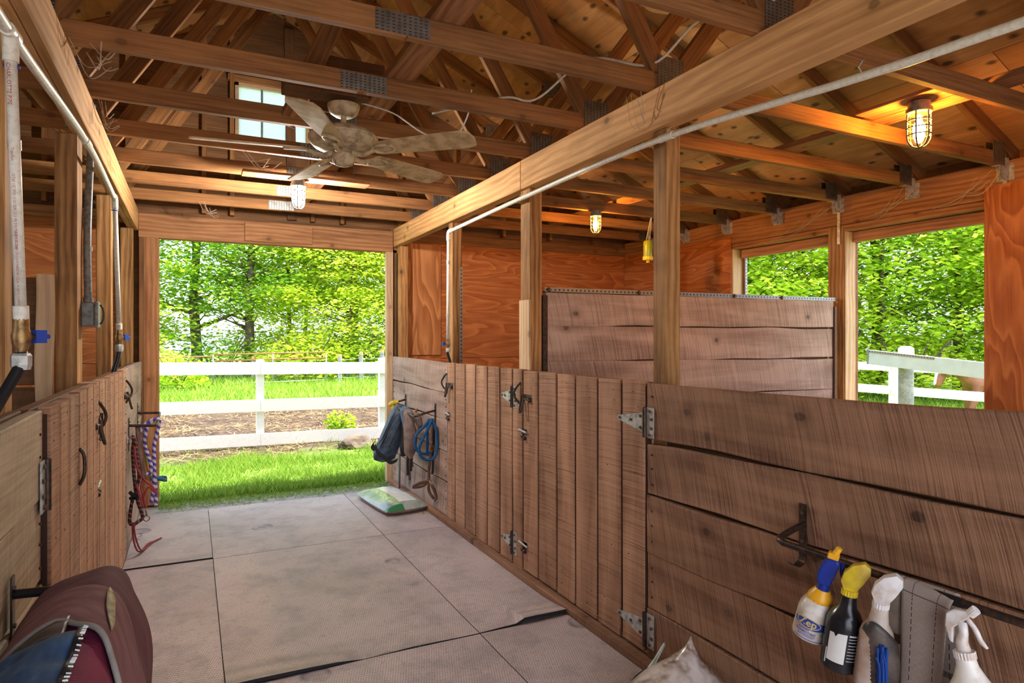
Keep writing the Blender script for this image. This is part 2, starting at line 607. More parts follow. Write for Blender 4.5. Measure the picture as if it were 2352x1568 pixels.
def mat_rubber():
    k = NT('rubber_mat')
    vo = k.n('ShaderNodeTexVoronoi', i_Scale=95.0, i_Randomness=0.15)
    k.l(k.coords((1.0, 0.62, 1.0), rnd=False, rot=(0, 0, 0.5)), vo.inputs['Vector'])
    dist = vo.outputs['Distance']
    co = k.coords()
    big = k.noise(co, 1.1, 4, 0.6)
    med = k.noise(co, 5.0, 5, 0.68)
    fine = k.noise(co, 26.0, 4, 0.7)
    dust = k.mix(k.ramp(big, [(0.32, 0.0), (0.68, 1.0)]), (0.50, 0.405, 0.395), (0.68, 0.56, 0.545))
    dust = k.mix(k.ramp(med, [(0.46, 0.0), (0.72, 0.6)]), dust, (0.25, 0.215, 0.23))
    dust = k.mix(k.ramp(fine, [(0.56, 0.0), (0.72, 0.6)]), dust, (0.30, 0.24, 0.22))
    col = k.mix(k.ramp(dist, [(0.28, 0.0), (0.55, 0.55)]), dust, (0.20, 0.165, 0.17))
    # hoof and boot prints where the dust has been trodden off
    v2 = k.n('ShaderNodeTexVoronoi', i_Scale=2.3)
    k.l(k.coords((1.0, 1.0, 0.0)), v2.inputs['Vector'])
    d2 = v2.outputs['Distance']
    pick = k.n('ShaderNodeSeparateColor'); k.l(v2.outputs['Color'], pick.inputs[0])
    some = k.math('GREATER_THAN', pick.outputs[0], 0.50)
    ring = k.ramp(d2, [(0.08, 0.55), (0.12, 0.45), (0.17, 1.0), (0.20, 0.0)])
    pr = k.math('MULTIPLY', k.math('MULTIPLY', ring, some), k.ramp(k.noise(co, 9, 3), [(0.38, 0.1), (0.56, 1.0)]))
    col = k.mix(k.math('MULTIPLY', pr, 0.85), col, (0.10, 0.09, 0.105))
    k.setp(Base_Color=col, Roughness=0.6)
    k.p.inputs['Specular IOR Level'].default_value = 0.35
    k.bump(k.math('SUBTRACT', 1.0, dist), 0.5, 0.004)
    return k.m


M_MAT = mat_rubber()
M_CONC = plain('dusty_concrete', (0.36, 0.32, 0.30), 0.85, var=0.3, scale=9, dirt=(0.22, 0.19, 0.17), bump=0.2)
# ================================================================== THE SETTING
XR, XL = 1.85, -0.39            # aisle faces of the two stall fronts
XC = 0.72                       # centre line of the barn
CH = 2.605                      # underside of the truss bottom chords
XE, XW = 4.80, -3.36            # inner faces of the outer walls
YF = 6.50                       # inner face of the far wall
PITCH = 0.445
Y0 = -1.6                       # near end of the barn, unseen behind the camera


def raft(x):
    """underside of the rafters"""
    return 2.70 + PITCH * (XE - XC - abs(x - XC))


# ---- floor slab
fl = MB().box((-3.5, Y0, -0.20), (5.0, 6.62, -0.018)).build('floor', M_CONC)
tag(fl, 'dusty grey concrete floor slab of the barn', 'floor', kind='structure')

# ---- far wall
wf = tag(empty('wall_far', (XC, YF, 0)), 'far end wall of plywood and framing around the open doorway', 'wall', kind='structure')


def sheet(name, lo, hi, axis, mat, parent):
    """a flat plywood sheet; axis: world axis of its face grain"""
    lo, hi = V(lo), V(hi)
    c = (lo + hi) / 2
    d = hi - lo
    ax = {'x': V((1, 0, 0)), 'y': V((0, 1, 0)), 'z': V((0, 0, 1))}[axis]
    i = 'xyz'.index(axis)
    th = min(range(3), key=lambda q: d[q])
    wi = [q for q in range(3) if q not in (i, th)][0]
    wd = V((0, 0, 0)); wd[wi] = 1
    return board(name, c - ax * d[i] / 2, c + ax * d[i] / 2, d[wi], d[th], wd, mat, parent, ch=0.001)


sheet('plywood_sheet', (2.39, YF, 0.0), (4.80, YF + 0.016, 1.26), 'x', M_PLY, wf)
sheet('plywood_sheet', (2.39, YF, 1.264), (4.80, YF + 0.016, 2.485), 'x', M_PLY, wf)
sheet('plywood_sheet', (2.00, YF + 0.004, 0.0), (2.39, YF + 0.016, 2.485), 'x', M_PLY, wf)
sheet('plywood_patch', (2.00, YF - 0.014, 1.30), (2.385, YF - 0.002, 2.47), 'z', M_PLYV, wf)
sheet('plywood_sheet', (-3.36, YF, 0.0), (-0.56, YF + 0.016, 1.26), 'x', M_PLY, wf)
sheet('plywood_sheet', (-3.36, YF, 1.264), (-0.56, YF + 0.016, 2.485), 'x', M_PLY, wf)
board('top_plate', (2.0, YF + 0.02, 2.535), (4.80, YF + 0.02, 2.535), 0.098, 0.06, (0, 0, 1), M_SIDING, wf)
board('top_plate', (-3.36, YF + 0.02, 2.535), (-0.42, YF + 0.02, 2.535), 0.098, 0.06, (0, 0, 1), M_HEAD, wf)
board('header', (-0.42, YF + 0.02, 2.475), (1.866, YF + 0.02, 2.475), 0.212, 0.04, (0, 0, 1), M_HEAD, wf)
board('header', (-0.42, YF + 0.06, 2.44), (1.99, YF + 0.06, 2.44), 0.15, 0.038, (0, 0, 1), M_HEAD, wf)
board('nailed_board', (0.443, YF - 0.012, 2.477), (1.054, YF - 0.012, 2.477), 0.178, 0.022, (0, 0, 1), M_HEAD, wf)
# door jambs
board('door_jamb', (-0.322, YF + 0.05, 0.0), (-0.322, YF + 0.05, 2.37), 0.115, 0.10, (1, 0, 0), M_HEAD, wf)
board('door_jamb', (-0.398, YF + 0.02, 0.0), (-0.398, YF + 0.02, 2.37), 0.036, 0.038, (1, 0, 0), M_SIDING, wf)
board('door_jamb', (1.832, YF + 0.035, 0.0), (1.832, YF + 0.035, 2.37), 0.068, 0.07, (1, 0, 0), M_POSTL, wf)
board('stud', (1.893, YF + 0.06, 0.0), (1.893, YF + 0.06, 2.40), 0.05, 0.038, (1, 0, 0), M_SIDING, wf)
# outer siding, with the doorway left open
for (a, b, z0, z1) in ((-3.46, -0.262, -0.1, 2.62), (1.866, 4.97, -0.1, 2.62), (-0.262, 1.866, 2.37, 2.62)):
    MB().box((a, YF + 0.085, z0), (b, YF + 0.11, z1)).build('siding', M_SIDING, wf)
# gable above: boards around the small window
WX0, WX1, WZ0, WZ1 = 0.364, 1.034, 3.30, 3.885


def gable_piece(poly):
    MB().prism([(x, YF + 0.085, z) for x, z in poly], (0, 0, 0), (0, 0.025, 0)).build('gable_siding', M_SIDING, wf)


top = lambda x: raft(x) + 0.10
gable_piece([(-3.46, 2.62), (WX0, 2.62), (WX0, top(WX0)), (-3.46, top(-3.46))])
gable_piece([(WX1, 2.62), (4.97, 2.62), (4.97, top(4.97)), (WX1, top(WX1))])
gable_piece([(WX0, 2.62), (WX1, 2.62), (WX1, WZ0), (WX0, WZ0)])
gable_piece([(WX0, WZ1), (WX1, WZ1), (WX1, top(WX1)), (XC, top(XC)), (WX0, top(WX0))])
for i, x in enumerate((-2.9, -2.3, -1.7, -1.1, -0.5, 0.10, 0.335, 1.063, 1.35, 1.95, 2.55, 3.15, 3.75, 4.35)):
    board('gable_stud', (x, YF + 0.045, 2.62), (x, YF + 0.045, raft(x)), 0.089, 0.038, (0, 1, 0), M_TRUSS, wf)
board('gable_stud', (0.87, YF + 0.02, 2.62), (0.84, YF + 0.02, raft(0.84)), 0.089, 0.038, (1, 0, 0), M_DARKP, wf)
board('gable_rail', (0.30, YF + 0.045, 3.915), (1.10, YF + 0.045, 3.915), 0.06, 0.06, (0, 1, 0), M_TRUSS, wf)
board('gable_rail', (0.30, YF + 0.045, 3.27), (1.10, YF + 0.045, 3.27), 0.06, 0.06, (0, 1, 0), M_TRUSS, wf)
# gable window
wn = tag(empty('window_1', (0.70, YF + 0.07, 3.30)), 'small gable window with four panes above the doorway', 'window', kind='structure')
kg = NT('window_glass')
tr = kg.n('ShaderNodeBsdfTransparent'); tr.inputs[0].default_value = (0.95, 0.97, 1, 1)
gl = kg.n('ShaderNodeBsdfGlossy'); gl.inputs['Roughness'].default_value = 0.05
tl_ = kg.n('ShaderNodeBsdfTranslucent'); tl_.inputs[0].default_value = (0.9, 0.93, 0.97, 1)
mxa = kg.n('ShaderNodeMixShader'); mxa.inputs[0].default_value = 0.8
mxb = kg.n('ShaderNodeMixShader'); mxb.inputs[0].default_value = 0.05
kg.l(tr.outputs[0], mxa.inputs[1]); kg.l(tl_.outputs[0], mxa.inputs[2])
kg.l(mxa.outputs[0], mxb.inputs[1]); kg.l(gl.outputs[0], mxb.inputs[2]); kg.l(mxb.outputs[0], kg.out.inputs[0])
mb = MB()
for (lo, hi) in (((WX0, YF + .05, WZ0), (WX0 + .03, YF + .1, WZ1)), ((WX1 - .03, YF + .05, WZ0), (WX1, YF + .1, WZ1)), ((WX0, YF + .05, WZ0), (WX1, YF + .1, WZ0 + .03)), ((WX0, YF + .05, WZ1 - .03), (WX1, YF + .1, WZ1))):
    mb.box(lo, hi)
mb.build('window_frame', M_POSTL, wn)
MB().box((0.593, YF + .07, WZ0), (0.609, YF + .085, WZ1)).build('muntin', M_CONDUIT, wn)
MB().box((0.815, YF + .07, WZ0), (0.829, YF + .085, WZ1)).build('muntin', M_CONDUIT, wn)
MB().box((WX0, YF + .07, 3.585), (WX1, YF + .085, 3.60)).build('muntin', M_CONDUIT, wn)
for (a, b) in ((WX0 + .03, 0.593), (0.609, 0.815), (0.829, WX1 - .03)):
    for (c, d) in ((WZ0 + .03, 3.585), (3.60, WZ1 - .03)):
        MB().box((a, YF + .076, c), (b, YF + .080, d)).build('pane', kg.m, wn)

# ---- right outer wall with its two open half doors
wr = tag(empty('wall_right', (XE, 3.0, 0)), 'outer stall wall of plywood with two openings to the paddock', 'wall', kind='structure')
SILL, OTOP = 0.86, 2.275
for (a, b, z0, z1) in ((Y0, 2.42, -0.1, 2.75), (2.42, 3.50, -0.1, SILL), (3.50, 3.66, -0.1, 2.75), (3.66, 4.70, -0.1, SILL), (4.70, 6.61, -0.1, 2.75), (2.42, 3.50, OTOP, 2.75), (3.66, 4.70, OTOP, 2.75)):
    MB().box((4.94, a, z0), (4.965, b, z1)).build('siding', M_SIDING, wr)
sheet('plywood_sheet', (4.775, 0.02, 0.0), (4.795, 2.452, 2.495), 'z', M_PLY, wr)
sheet('plywood_sheet', (4.775, Y0, 0.0), (4.795, 0.015, 2.495), 'z', M_PLY, wr)
sheet('plywood_sheet', (4.787, 4.735, 0.0), (4.80, 6.49, 2.485), 'y', M_PLY, wr)
sheet('plywood_sheet', (4.80, 2.455, 0.0), (4.815, 4.73, SILL - .03), 'y', M_PLY, wr)
board('header', (4.84, Y0, 2.53), (4.84, 6.5, 2.53), 0.235, 0.08, (0, 0, 1), M_HEAD, wr)
board('header_strip', (4.85, 2.40, 2.385), (4.85, 6.5, 2.385), 0.05, 0.09, (0, 0, 1), M_HEAD, wr)
board('head_trim', (4.915, 2.42, 2.315), (4.915, 3.50, 2.315), 0.085, 0.045, (0, 0, 1), M_HEAD, wr)
board('head_trim', (4.915, 3.66, 2.315), (4.915, 4.70, 2.315), 0.085, 0.045, (0, 0, 1), M_HEAD, wr)
board('post', (4.87, 3.585, 0.0), (4.87, 3.585, 2.41), 0.142, 0.14, (0, 1, 0), M_POST, wr)
board('lit_jamb_face', (4.885, 3.508, SILL), (4.885, 3.508, 2.36), 0.15, 0.012, (1, 0, 0), M_POSTL, wr)  # pale facing; light from the opening on this post side is in its colour
board('post', (4.875, 4.745, 0.0), (4.875, 4.745, 2.36), 0.05, 0.14, (0, 1, 0), M_POSTL, wr)
board('post', (4.87, 2.43, 0.0), (4.87, 2.43, 2.41), 0.05, 0.14, (0, 1, 0), M_POST, wr)
board('sill', (4.87, 2.45, SILL - .015), (4.87, 3.51, SILL - .015), 0.15, 0.03, (1, 0, 0), M_POST, wr)
board('sill', (4.87, 3.66, SILL - .015), (4.87, 4.72, SILL - .015), 0.15, 0.03, (1, 0, 0), M_POST, wr)
for (y, z0) in ((4.675, SILL),):
    board('chew_guard', (4.945, y + .015, z0), (4.945, y + .015, 2.28), 0.03, 0.012, (1, 0, 0), M_PUNCH, wr)
board('metal_clip', (4.935, 2.92, 2.272), (4.935, 2.86, 2.272), 0.016, 0.012, (1, 0, 0), M_GALV, wr)
board('metal_clip', (4.935, 4.05, 2.272), (4.935, 3.86, 2.272), 0.016, 0.012, (1, 0, 0), M_GALV, wr)

# ---- left outer wall (its unseen openings put in for daylight)
wl = tag(empty('wall_left', (XW, 3.0, 0)), 'outer stall wall behind the stalls beside the camera', 'wall', kind='structure')
for (a, b, z0, z1) in ((Y0, 0.0, -0.1, 2.75), (0.0, 1.5, -0.1, SILL), (0.0, 1.5, OTOP, 2.75), (1.5, 4.3, -0.1, 2.75), (4.3, 5.6, -0.1, SILL), (4.3, 5.6, OTOP, 2.75), (5.6, 6.6, -0.1, 2.75)):
    MB().box((-3.50, a, z0), (-3.36, b, z1)).build('plywood_sheet', M_PLY, wl)
board('header', (-3.34, Y0, 2.53), (-3.34, 6.5, 2.53), 0.235, 0.04, (0, 0, 1), M_HEAD, wl)

# ---- unseen near end wall, put in with a wide doorway to tune the light
wb = tag(empty('wall_near', (XC, Y0, 0)), 'unseen end wall behind the camera, its doorway sized for the light', 'wall', kind='structure')
for (a, b, z0, z1) in ((-3.46, -1.3, -0.1, 2.62), (2.8, 4.97, -0.1, 2.62), (-1.3, 2.8, 2.5, 2.62)):
    MB().box((a, Y0 - 0.03, z0), (b, Y0, z1)).build('siding', M_SIDING, wb)
MB().prism([(x, Y0 - 0.03, z) for x, z in ((-3.46, 2.62), (4.97, 2.62), (4.97, raft(4.97) + .1), (XC, raft(XC) + .1), (-3.46, raft(-3.46) + .1))], (0, 0, 0), (0, 0.03, 0)).build('gable_siding', M_SIDING, wb)

# ---- roof deck of plywood sheets
ce = tag(empty('ceiling', (XC, 2.5, 4.6)), 'underside of the plywood roof deck above the trusses', 'ceiling', kind='structure')
ang = math.atan(PITCH)
ca, sa = math.cos(ang), math.sin(ang)
for sgn in (-1, 1):
    down = V((sgn * ca, 0, -sa))
    nrm = V((sgn * sa, 0, ca))
    ridge = V((XC, 0, raft(XC) + 0.098))
    for r in range(4):
        u0, u1 = r * 1.225 + 0.02, min((r + 1) * 1.225 + 0.016, 4.80)
        ys = Y0 - (0.0 if r % 2 == 0 else 1.22)
        while ys < 6.85:
            ya, yb = max(ys, Y0), min(ys + 2.436, 6.85)
            if yb - ya > 0.2:
                c = ridge + down * ((u0 + u1) / 2) + nrm * 0.008
                board('sheathing', c + V((0, ya, 0)), c + V((0, yb, 0)), u1 - u0, 0.014, down, M_SHEATH, ce, ch=0.001)
            ys += 2.44
    c = ridge + down * 2.41 + nrm * 0.03
    MB().obox(c + V((0, (Y0 + 6.85) / 2, 0)), down * 2.42, V((0, (6.85 - Y0) / 2, 0)), nrm * 0.010).build('roofing', M_CONDUIT, ce)  # layer added over the deck to block light through the sheet gaps
# little H clips that join the sheets
for (x, y) in ((3.62, 1.45), (3.62, 2.06), (3.62, 2.67), (3.62, 3.28), (3.62, 3.88), (2.60, 2.06), (2.60, 2.67)):
    zc = raft(x) + 0.093
    MB().box((x - .012, y - .02, zc - .004), (x + .012, y + .02, zc)).build('panel_clip', M_GALV, ce)

# ---- timber sills under the stall fronts
for i, (x0, x1, lb) in enumerate(((1.805, 1.875, 'low timber sill under the stall doors beside the feed bag'), (-0.45, -0.398, 'low timber sill under the stall doors hung with ropes'))):
    b = board('trim_%d' % (i + 1), ((x0 + x1) / 2, Y0, 0.008), ((x0 + x1) / 2, 6.46, 0.008), x1 - x0, 0.05, (1, 0, 0), M_PLANK)
    tag(b, lb, 'sill', kind='structure')

# ================================================================== RUBBER MATS
cols = ((-0.396, 0.125, 'beside the rope-hung stall front'), (0.129, 1.289, 'in the middle of the aisle'), (1.293, 1.80, 'beside the feed-bag stall front'))
rows = ((4.753, 6.165, 'farthest rubber mat'), (2.954, 4.748, 'second rubber mat from the doorway'), (1.13, 2.949, 'third rubber mat from the doorway'), (-0.68, 1.12, 'rubber mat nearest the camera'))
for ri, (ya, yb, rl) in enumerate(rows):
    for ci, (xa, xb, cl) in enumerate(cols):
        cx, cy = (xa + xb) / 2, (ya + yb) / 2
        mb = MB()
        NX, NY = 10, 14

        def fn(u, v, lift=0.0):
            x, y = xa + (xb - xa) * u, ya + (yb - ya) * v
            e = 0.0
            if ri == 1:
                e += 0.016 * max(0, 1 - v * 9) * (0.3 + noise.noise(V((x * 2.2, 3, 0))) + (1.3 if ci == 2 and u > .4 else 0) + (0.8 if ci == 1 and u < .45 else 0))
            if ri == 0 and ci == 0:
                e += 0.01 * max(0, 1 - v * 8)
            wob = 0.010 * noise.noise(V((x * 1.7, y * 1.7, ci)))
            z = 0.0 + max(0, e) + 0.0015 * noise.noise(V((x * 3, y * 3, 0)))
            if v in (0.0, 1.0):
                y += wob * (0.6 if ri or v == 0 else 2.2)
            return V((x - cx, y - cy, z))
        mb.grid(fn, NX, NY)
        nb = len(mb.v)
        # skirt
        rim = [i * (NY + 1) for i in range(NX + 1)] + [NX * (NY + 1) + j for j in range(1, NY + 1)] + [i * (NY + 1) + NY for i in range(NX - 1, -1, -1)] + [j for j in range(NY - 1, 0, -1)]
        for i in rim:
            p = mb.v[i]
            mb.v.append((p[0], p[1], p[2] - 0.0165))
        n = len(rim)
        for k in range(n):
            mb.f.append((rim[k], nb + k, nb + (k + 1) % n, rim[(k + 1) % n]))
        nf = NX * NY
        o = mb.build('rubber_mat', M_MAT, None, mw=Matrix.Translation((cx, cy, 0)))
        o.data.materials.append(M_HOSE)
        for k in range(nf, len(o.data.polygons)):
            o.data.polygons[k].material_index = 1
        tag(o, rl + ' ' + cl, 'mat', 'rubber floor mats in the aisle')

# ================================================================== POSTS AND BEAMS
postgrp = 'upright timber posts along the aisle'


def post(x0, x1, y0, y1, z1, label, mat=M_POST, z0=0.0):
    o = board('timber_post', ((x0 + x1) / 2, (y0 + y1) / 2, z0), ((x0 + x1) / 2, (y0 + y1) / 2, z1), x1 - x0, y1 - y0, (1, 0, 0), mat, ch=0.005)
    return tag(o, label, 'post', postgrp)


BB = 2.421
post(1.892, 1.978, 2.258, 2.347, BB, 'timber post standing behind the wide stall door hinge')
p = post(1.892, 1.978, 3.542, 3.672, BB, 'thick timber post at the end of the plank partition')
post(1.892, 1.978, 4.88, 4.968, BB, 'timber post with a punched metal strip and water pipe')
post(1.90, 1.99, 6.375, 6.46, BB, 'timber corner post beside the plywood patch at the far wall')
post(-0.56, -0.473, 2.26, 2.349, BB, 'timber post behind the white lettered drop pipe')
post(-0.56, -0.473, 3.54, 3.70, BB, 'thick dark timber post behind the grey switch box')
post(-0.56, -0.473, 4.96, 5.05, BB, 'timber post behind the thin white drop pipe')
post(-0.545, -0.452, 6.36, 6.45, BB, 'timber corner post next to the doorway jamb and ropes')
# pale chewed splint boards on posts
o = plank('splint_board', (1.888, 3.60, 1.28), (1.888, 3.60, 1.72), 0.15, 0.012, (0, 1, 0), M_POSTL, rough=0.02, segs=12)
tag(o, 'pale chewed board nailed to the thick post by the partition', 'board')
o = plank('splint_board', (-0.585, 3.50, 1.20), (-0.585, 3.50, 1.765), 0.072, 0.02, (1, 0, 0), M_POSTL, rough=0.018, segs=16)
tag(o, 'pale upright board with a gnawed edge behind the stall door', 'board')
o = board('punched_strip', (1.966, 4.874, 1.27), (1.966, 4.874, 2.06), 0.03, 0.006, (1, 0, 0), M_PUNCH)
tag(o, 'upright punched steel strip on the pipe post', 'metal strip')

tb = empty('timber_beam', (1.903, 2.4, 2.42), 'long pale timber beam over the feed-bag side posts', 'beam', 'long timber beams over the stall fronts')
board('beam_ply', (1.903, Y0, 2.513), (1.903, 3.62, 2.513), 0.182, 0.076, (0, 0, 1), M_BEAM, tb, ch=0.004)
board('beam_ply', (1.903, 3.623, 2.513), (1.903, 6.49, 2.513), 0.182, 0.076, (0, 0, 1), M_BEAM, tb, ch=0.004)
tb = empty('timber_beam', (-0.458, 2.4, 2.42), 'long pale timber beam above the lettered white pipe', 'beam', 'long timber beams over the stall fronts')
board('beam_ply', (-0.439, Y0, 2.513), (-0.439, 4.2, 2.513), 0.182, 0.038, (0, 0, 1), M_BEAM, tb, ch=0.004)
board('beam_ply', (-0.439, 4.203, 2.513), (-0.439, 6.49, 2.513), 0.182, 0.038, (0, 0, 1), M_BEAM, tb, ch=0.004)
board('beam_ply', (-0.478, Y0, 2.513), (-0.478, 6.49, 2.513), 0.182, 0.036, (0, 0, 1), M_BEAM, tb, ch=0.004)

# ================================================================== TRUSSES
ords = {0: 'first', 1: 'second', 2: 'third', 3: 'fourth', 4: 'fifth', 5: 'sixth', 6: 'seventh', 7: 'eighth', 8: 'ninth', 9: 'tenth', 10: 'eleventh'}
TY = [1.75 + 0.61 * k for k in range(-3, 8)]
trusses = {}


def make_truss(y):
    """Fink truss; y is the far face of its lumber"""
    t = empty('roof_truss', (XC, y - 0.019, CH))
    ym = y - 0.019

    def mem(name, a, b, w=0.089):
        return board(name, (a[0], ym, a[1]), (b[0], ym, b[1]), w, 0.038, (0, 0, 1) if abs(b[0] - a[0]) > 1e-3 else (1, 0, 0), M_TRUSS, t)
    zc = CH + 0.0445
    mem('bottom_chord', (XW + 0.01, zc), (XC, zc))
    mem('bottom_chord', (XC + 0.002, zc), (4.785, zc))
    off = 0.0487
    mem('top_chord', (XC - 0.01, raft(XC) + off), (5.15, raft(5.15) + off))
    mem('top_chord', (XC + 0.01, raft(XC) + off), (-3.71, raft(-3.71) + off))
    pk = raft(XC)
    for s in (-1, 1):
        mem('web', (XC + s * 0.06, pk - 0.02), (XC + s * 1.20, CH + 0.092))
        xm = XC + s * 2.02
        mem('web', (XC + s * 1.31, CH + 0.092), (xm, raft(xm) - 0.005))

    def plate(x0, x1, z0, z1):
        for yy in (y - 0.0405, y + 0.0025):
            board('gusset_plate', (x0, yy, (z0 + z1) / 2), (x1, yy, (z0 + z1) / 2), z1 - z0, 0.0025, (0, 0, 1), M_GUSSET, t, ch=0.0004)
    plate(0.60, 0.81, CH + 0.004, CH + 0.082)
    for s in (-1, 1):
        a, b = XC + s * 1.18, XC + s * 1.33
        plate(min(a, b), max(a, b), CH + 0.01, CH + 0.165)
        a, b = XC + s * 3.90, XC + s * 4.04
        plate(min(a, b), max(a, b), CH + 0.01, CH + 0.15)
        a, b = XC + s * 1.96, XC + s * 2.12
        plate(min(a, b), max(a, b), raft(XC + s * 2.04) - 0.06, raft(XC + s * 2.04) + 0.05)
    plate(XC - 0.10, XC + 0.10, pk - 0.10, pk + 0.04)
    return t


def copy_tree(o, parent=None, dv=V((0, 0, 0))):
    c = o.copy()
    COL.objects.link(c)
    c.parent = parent
    if parent is None:
        c.matrix_basis = Matrix.Translation(dv) @ WM[o.name]
        WM[c.name] = c.matrix_basis.copy()
    else:
        WM[c.name] = Matrix.Translation(dv) @ WM[o.name]
    for ch in [x for x in bpy.data.objects if x.parent == o]:
        copy_tree(ch, c, dv)
    return c


t0 = make_truss(TY[-1])
for i, y in enumerate(reversed(TY)):
    t = t0 if i == 0 else copy_tree(t0, None, V((0, y - TY[-1], 0)))
    tag(t, '%s roof truss counted from the doorway wall, weathered brown lumber' % ords[i], 'truss', 'wooden roof trusses')

# steel hangers where the trusses meet the outer wall header
hg = None
for i, y in enumerate([v for v in TY if v > 1.2]):
    if hg is None:
        hg = empty('truss_hanger', (4.79, y - 0.019, CH))
        mb = MB()
        poly = [(4.755, CH + 0.055), (4.795, CH + 0.055), (4.795, CH - 0.075), (4.78, CH - 0.09), (4.70, CH - 0.09), (4.685, CH - 0.07), (4.685, CH - 0.006), (4.755, CH - 0.002)]
        mb.prism([(px, y - 0.044, pz) for px, pz in poly], (0, -0.0025, 0), (0, 0, 0))
        mb.build('side_plate', M_GALV, hg)
        MB().box((4.685, y - 0.044, CH - 0.004), (4.798, y + 0.002, CH - 0.001)).build('seat_plate', M_GALV, hg)
        MB().box((4.796, y - 0.075, CH - 0.09), (4.7985, y + 0.03, CH + 0.02)).build('back_plate', M_GALV, hg)
        h = hg
    else:
        h = copy_tree(hg, None, V((0, y - [v for v in TY if v > 1.2][0], 0)))
    tag(h, 'galvanized truss hanger, %s from the far corner along the outer wall' % ords[len([v for v in TY if v > 1.2]) - 1 - i], 'bracket', 'truss hangers')
for (y, za, zb, lb) in ((3.56, 2.255, 2.52, 'long galvanized strap hanging down the post between the openings'), (2.345, 2.45, 2.52, 'short galvanized strap above the plywood panel')):
    o = board('metal_strap', (4.79, y - .01, za), (4.79, y - .01, zb), 0.028, 0.004, (0, 1, 0), M_GALV)
    tag(o, lb, 'strap')

# boards lying along the tops of the chords
for (x0, x1, ya, yb, lb, mat) in ((0.811, 0.944, Y0 + .1, 6.0, 'flat brace board running over the aisle trusses above the fan', M_HEAD), (3.427, 3.56, Y0 + .1, 6.0, 'flat brace board running over the stall trusses carrying two lamps', M_HEAD), (-2.1, -1.97, Y0 + .1, 6.0, 'flat brace board over the trusses beyond the lettered pipe', M_HEAD)):
    o = board('brace_board', ((x0 + x1) / 2, ya, CH + 0.1085), ((x0 + x1) / 2, yb, CH + 0.1085), x1 - x0, 0.038, (1, 0, 0), mat)
    tag(o, lb, 'board', 'brace boards over the trusses')
o = board('fan_block', (0.40, 3.32, CH + 0.125), (0.811, 3.32, CH + 0.125), 0.14, 0.07, (0, 1, 0), M_DARKP)
tag(o, 'dark mounting block holding the ceiling fan', 'board')
o = board('blocking_board', (0.565, 3.54, 2.85), (0.965, 3.54, 2.85), 0.30, 0.025, (0, 0, 1), M_DARKP)
tag(o, 'dark plywood scrap standing upright behind the ceiling fan', 'board')
o = board('diagonal_brace', (0.45, 3.60, 2.62), (0.62, 3.10, 3.02), 0.089, 0.038, (1, 0, 0), M_TRUSS)
tag(o, 'short slanted brace beside the ceiling fan', 'board')
o = board('lamp_board', (0.30, 4.66, CH - 0.014), (1.15, 4.66, CH - 0.014), 0.14, 0.02, (0, 1, 0), M_HEAD)
tag(o, 'thin board under the trusses carrying the white aisle lamp', 'board')
# ================================================================== STALL FRONTS AND DOORS
class Side:
    """maps (depth into the stall, y, z) to world for either side of the aisle"""

    def __init__(self, x, sgn):
        self.x, self.s = x, sgn

    def __call__(self, d, y, z):
        return V((self.x + self.s * d, y, z))


RS, LS = Side(XR, 1), Side(XL, -1)


def nails(S, pts, parent, r=0.0045, d=-0.001):
    mb = MB()
    for (y, z) in pts:
        mb.tube([S(d + 0.004, y, z), S(d - 0.0015, y, z)], r, 6)
    o = mb.build('nail_heads', M_IRON, parent)
    o['kind'] = 'stuff'


def stall_panel(S, y0, y1, seams0, seams1, label, extra=(), mat=M_PLANK, gap=0.008):
    """wide horizontal planks; seams given as heights at both ends, top first"""
    t = empty('stall_panel', S(0.02, (y0 + y1) / 2, 0), label, 'plank wall', 'plank panels of the stall fronts')
    for i in range(len(seams0) - 1):
        za, zb = seams0[i], seams0[i + 1]
        zc, zd = seams1[i], seams1[i + 1]
        w = ((za - zb) + (zc - zd)) / 2 - gap
        plank('plank', S(0.019 + (0.004 if i % 2 else 0), y0, (za + zb) / 2), S(0.019 + (0.004 if i % 2 else 0), y1, (zc + zd) / 2), w, 0.036, (0, 0, 1), mat, t, rough=0.012, segs=14, warp=0.004)
    # lining on the stall side, added to block light through the seams
    n = 5
    for i in range(n):
        za = 1.27 - i * 0.252
        plank('lining_plank', S(0.066, y0, za - .126), S(0.066, y1, za - .126), 0.25, 0.03, (0, 0, 1), M_DARKP, t, segs=4)
    pts = []
    for i in range(len(seams0) - 1):
        for f in (0.25, 0.5, 0.78):
            pts.append((y0 + (0.035 if y1 > y0 else -0.035), seams0[i] + (seams0[i + 1] - seams0[i]) * f))
            pts.append((y1 - (0.035 if y1 > y0 else -0.035), seams1[i] + (seams1[i + 1] - seams1[i]) * f))
    nails(S, pts, t)
    return t


